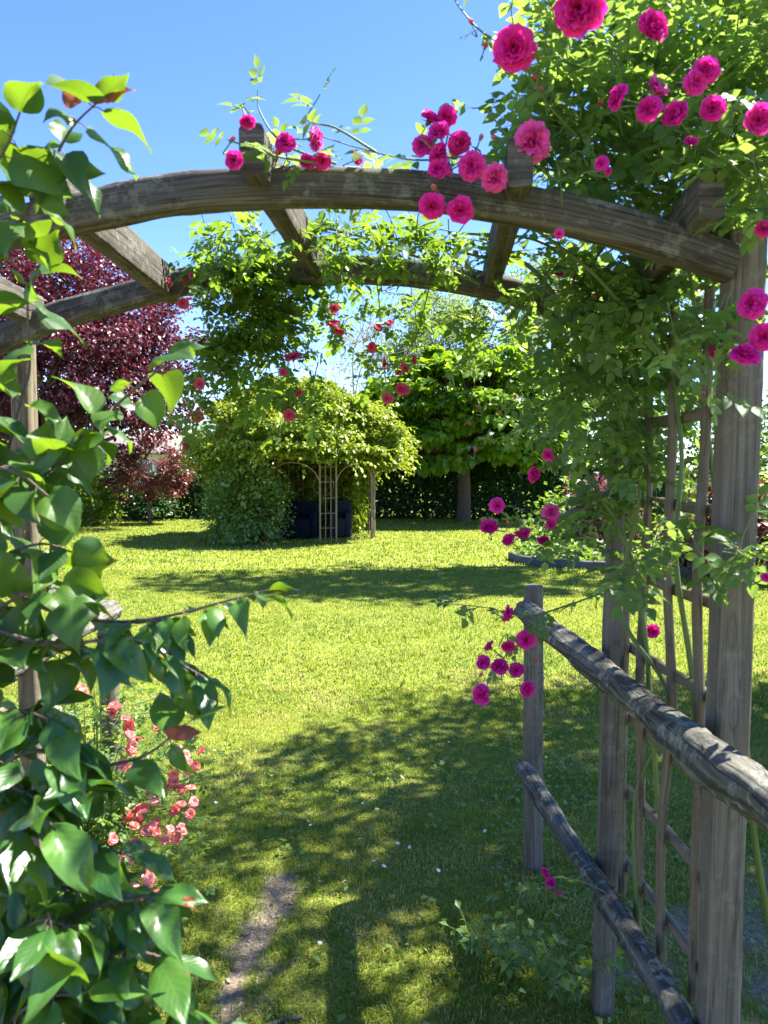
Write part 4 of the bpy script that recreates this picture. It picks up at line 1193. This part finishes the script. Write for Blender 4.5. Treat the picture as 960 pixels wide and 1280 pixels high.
for loc, w, m_, lab in (((-2.05, 17.75, 0), 1.0, NAVY, 'wide dark navy armchair inside the gazebo left of the lattice post'), ((-1.02, 18.1, 0), .5, SLATE, 'narrow slate blue armchair inside the gazebo behind the lattice post')):
    ch = empty('garden_armchair', loc, lab, 'armchair')
    lx, ly = loc[:2]
    for nm, c_, sz in (('seat', (lx, ly, .24), (w - .24, .66, .42)), ('backrest', (lx, ly + .36, .42), (w, .16, .82)), ('armrest', (lx - w / 2 + .06, ly, .30), (.14, .68, .58)), ('armrest', (lx + w / 2 - .06, ly, .30), (.14, .68, .58))):
        g = Geo(); rbox(g, c_, sz); g.build(nm, m_, ch)

# ------------------------------------------------------------------ house far behind
hs = empty('house', (-15, 50, 0), 'low house with grey brown roof far behind the hedge at left', 'house')
g = Geo(); box(g, (-15, 50, 1.35), (13, 7, 2.9)); g.build('wall', plain('render_wall', (.50, .47, .41), .9, noise=.1), hs, smooth=False)
g = Geo()
prof = [(-3.9, 2.62), (0, 4.05), (3.9, 2.62), (3.9, 2.5), (0, 3.9), (-3.9, 2.5)]
V = np.array([(x, 50 + a, z) for x in (-21.9, -8.1) for a, z in prof])
Q = [(i, (i + 1) % 6, 6 + (i + 1) % 6, 6 + i) for i in range(6)]
g.add(V, Q + [(0, 5, 4, 1), (1, 4, 3, 2), (6, 7, 10, 11), (7, 8, 9, 10)], None, V * .3)
g.build('roof', plain('roof_tile', (.21, .18, .16), .9, noise=.35, scale=3), hs, smooth=False)
for x in (-18.5, -14.5, -11):
    g = Geo(); box(g, (x, 46.47, 1.5), (1.3, .1, 1.2)); w_ = g.build('window', plain('white_frame', (.7, .7, .68), .5), hs, smooth=False)
    g = Geo(); box(g, (x, 46.42, 1.5), (1.1, .06, 1.0)); g.build('pane', plain('dark_glass', (.04, .05, .06), .1), w_, smooth=False)

# ------------------------------------------------------------------ small things on the ground
g = Geo()
for q in range(11):
    a = q * 2 * PI / 11; c_, s_ = math.cos(a), math.sin(a)
    pr = [(.15, .0, .12), (.7, .12, .16), (1., .06, .06)]
    V = np.array([[x * c_ - y * sg * s_, x * s_ + y * sg * c_, z] for x, z, y in pr for sg in (-1, 1)])
    g.add(V, [(0, 1, 3, 2), (2, 3, 5, 4)], None, None, 0)
th = np.arange(8) * PI / 4
V = np.array([[rr * math.cos(t), rr * math.sin(t), z] for rr, z in ((.34, .02), (.28, .16), (.1, .22)) for t in th])
g.add(V, [(i * 8 + j, i * 8 + (j + 1) % 8, (i + 1) * 8 + (j + 1) % 8, (i + 1) * 8 + j) for i in range(2) for j in range(8)], None, None, 1)
V = np.array([[.05 * math.cos(t), .05 * math.sin(t), z] for z in (0., -5.) for t in th[::2]])
g.add(V, [(j, (j + 1) % 4, 4 + (j + 1) % 4, 4 + j) for j in range(4)], None, None, 2)
dme = proto_mesh('daisy', g, [plain('daisy_white', (.78, .78, .75), .6, noise=.05), plain('daisy_yellow', (.6, .42, .03), .7), M['green_stem']])
for x, y in [(453, 1008), (421, 992), (487, 1073), (480, 1085), (450, 1050), (378, 1082), (518, 1077), (548, 1090), (385, 1030), (497, 1055), (467, 1078), (455, 1101), (388, 1035), (561, 927), (400, 1180), (270, 1004), (268, 939), (430, 1105), (606, 1040), (512, 1060)]:
    dy = (640 - y) / FPX
    Y = CAM_H / math.tan(math.atan(-dy) + PITCH)
    L = P(x, y, Y * .985)
    o = bpy.data.objects.new('daisy', dme); C.objects.link(o)
    L[2] = height(np.array([L[0]]), np.array([L[1]]))[0] + .045
    o.location = [float(v) for v in L]
    o.rotation_euler = (rng.normal(.35, .25), rng.normal(0, .25), rng.uniform(0, 6)); o.scale = [rng.uniform(.007, .010)] * 3
    tag(o, 'tiny white daisy open in the shaded lawn', 'daisy', 'daisies scattered in the shaded lawn')

wp = [(640, 1165, 2.3, .2, 'pale green leafy weed clump growing beside the lower log rail'), (705, 1190, 2.15, .2, 'small leafy weed at the foot of the lattice post'), (590, 1150, 2.4, .12, 'low leafy weed in the turf left of the bigger weed clump')]
for x, y, Y, h, lab in wp:
    b0 = P(x, y + 40, Y); b0[2] = height(np.array([b0[0]]), np.array([b0[1]]))[0]
    t = empty('leafy_weed', b0, lab, 'weed'); p = Plant()
    for q in range(11):
        a = rng.uniform(0, 2 * PI); e = b0 + np.array([math.cos(a) * h * .7, math.sin(a) * h * .6, h * rng.uniform(.5, 1.1)])
        p.along([b0, (b0 + e) / 2 + np.array([0, 0, h * .2]), e], .03, .042, droop=.1, r0=.0022, r1=.001, skip=.3)
    p.foliage(LANCE + SMALL, 'foliage', M['weed_leaf'], t); p.st.build('stems', M['green_stem'], t)
g = Geo()
tw = [P(318, 1277, 2.06), P(345, 1266, 2.1), P(378, 1255, 2.12)]
for q in tw: q[2] = height(np.array([q[0]]), np.array([q[1]]))[0] + .012
sweep(g, catmull(tw, 6), circ(.006, 8), wob=.0006)
tag(g.build('fallen_stick', M['beam_wood']), 'thin dark stick lying across the bare earth track', 'stick')
g = Geo()
n = 420
y = 1.5 + 1.8 * rng.uniform(size=n); x = rng.normal(-.36, .22, n)
for xx, yy, hh in zip(x, y, height(x, y)):
    if soilmask(np.array([xx]), np.array([yy]))[0] < .4: continue
    r_ = rng.uniform(.0025, .008)
    th = np.arange(6) * PI / 3 + rng.uniform(0, 3)
    ring = lambda k_, z_: np.stack([xx + r_ * k_ * np.cos(th) * rng.uniform(.7, 1.2, 6), yy + r_ * k_ * np.sin(th) * rng.uniform(.7, 1.2, 6), np.full(6, hh + z_ * r_)], 1)
    V = np.vstack([ring(1., -.4), ring(1.1, .2), ring(.5, .7)])
    g.add(V, [(i * 6 + j, i * 6 + (j + 1) % 6, (i + 1) * 6 + (j + 1) % 6, (i + 1) * 6 + j) for i in range(2) for j in range(6)] + [(12, 13, 14, 15), (12, 15, 16, 17)])
tag(g.build('gravel_crumbs', plain('crumb', (.30, .25, .18), .9, noise=.5, scale=40)), 'earth crumbs and little pebbles on the bare track', 'gravel', None, 'stuff')
g = Geo()
n = 700
y = 1.5 + 1.9 * rng.uniform(size=n); x = rng.normal(-.36, .28, n)
m_ = soilmask(x, y) > .35; x, y = x[m_], y[m_]; n = len(x)
a = rng.uniform(0, 2 * PI, n)
add_leaves(g, LANCE, np.stack([x, y, height(x, y) + .004], 1), np.stack([np.cos(a), np.sin(a), 0 * a], 1), np.tile([[0, 0, 1.]], (n, 1)) + rng.normal(0, .2, (n, 3)), rng.uniform(.008, .03, n), rng.uniform(size=n))
tag(g.build('leaf_litter', leaf_mat('litter', [(.14, .10, .06), (.34, .28, .18), (.5, .42, .34)], (.3, .25, .15), .15, .8)), 'dry bits of leaf litter on the bare earth track', 'litter', None, 'stuff')
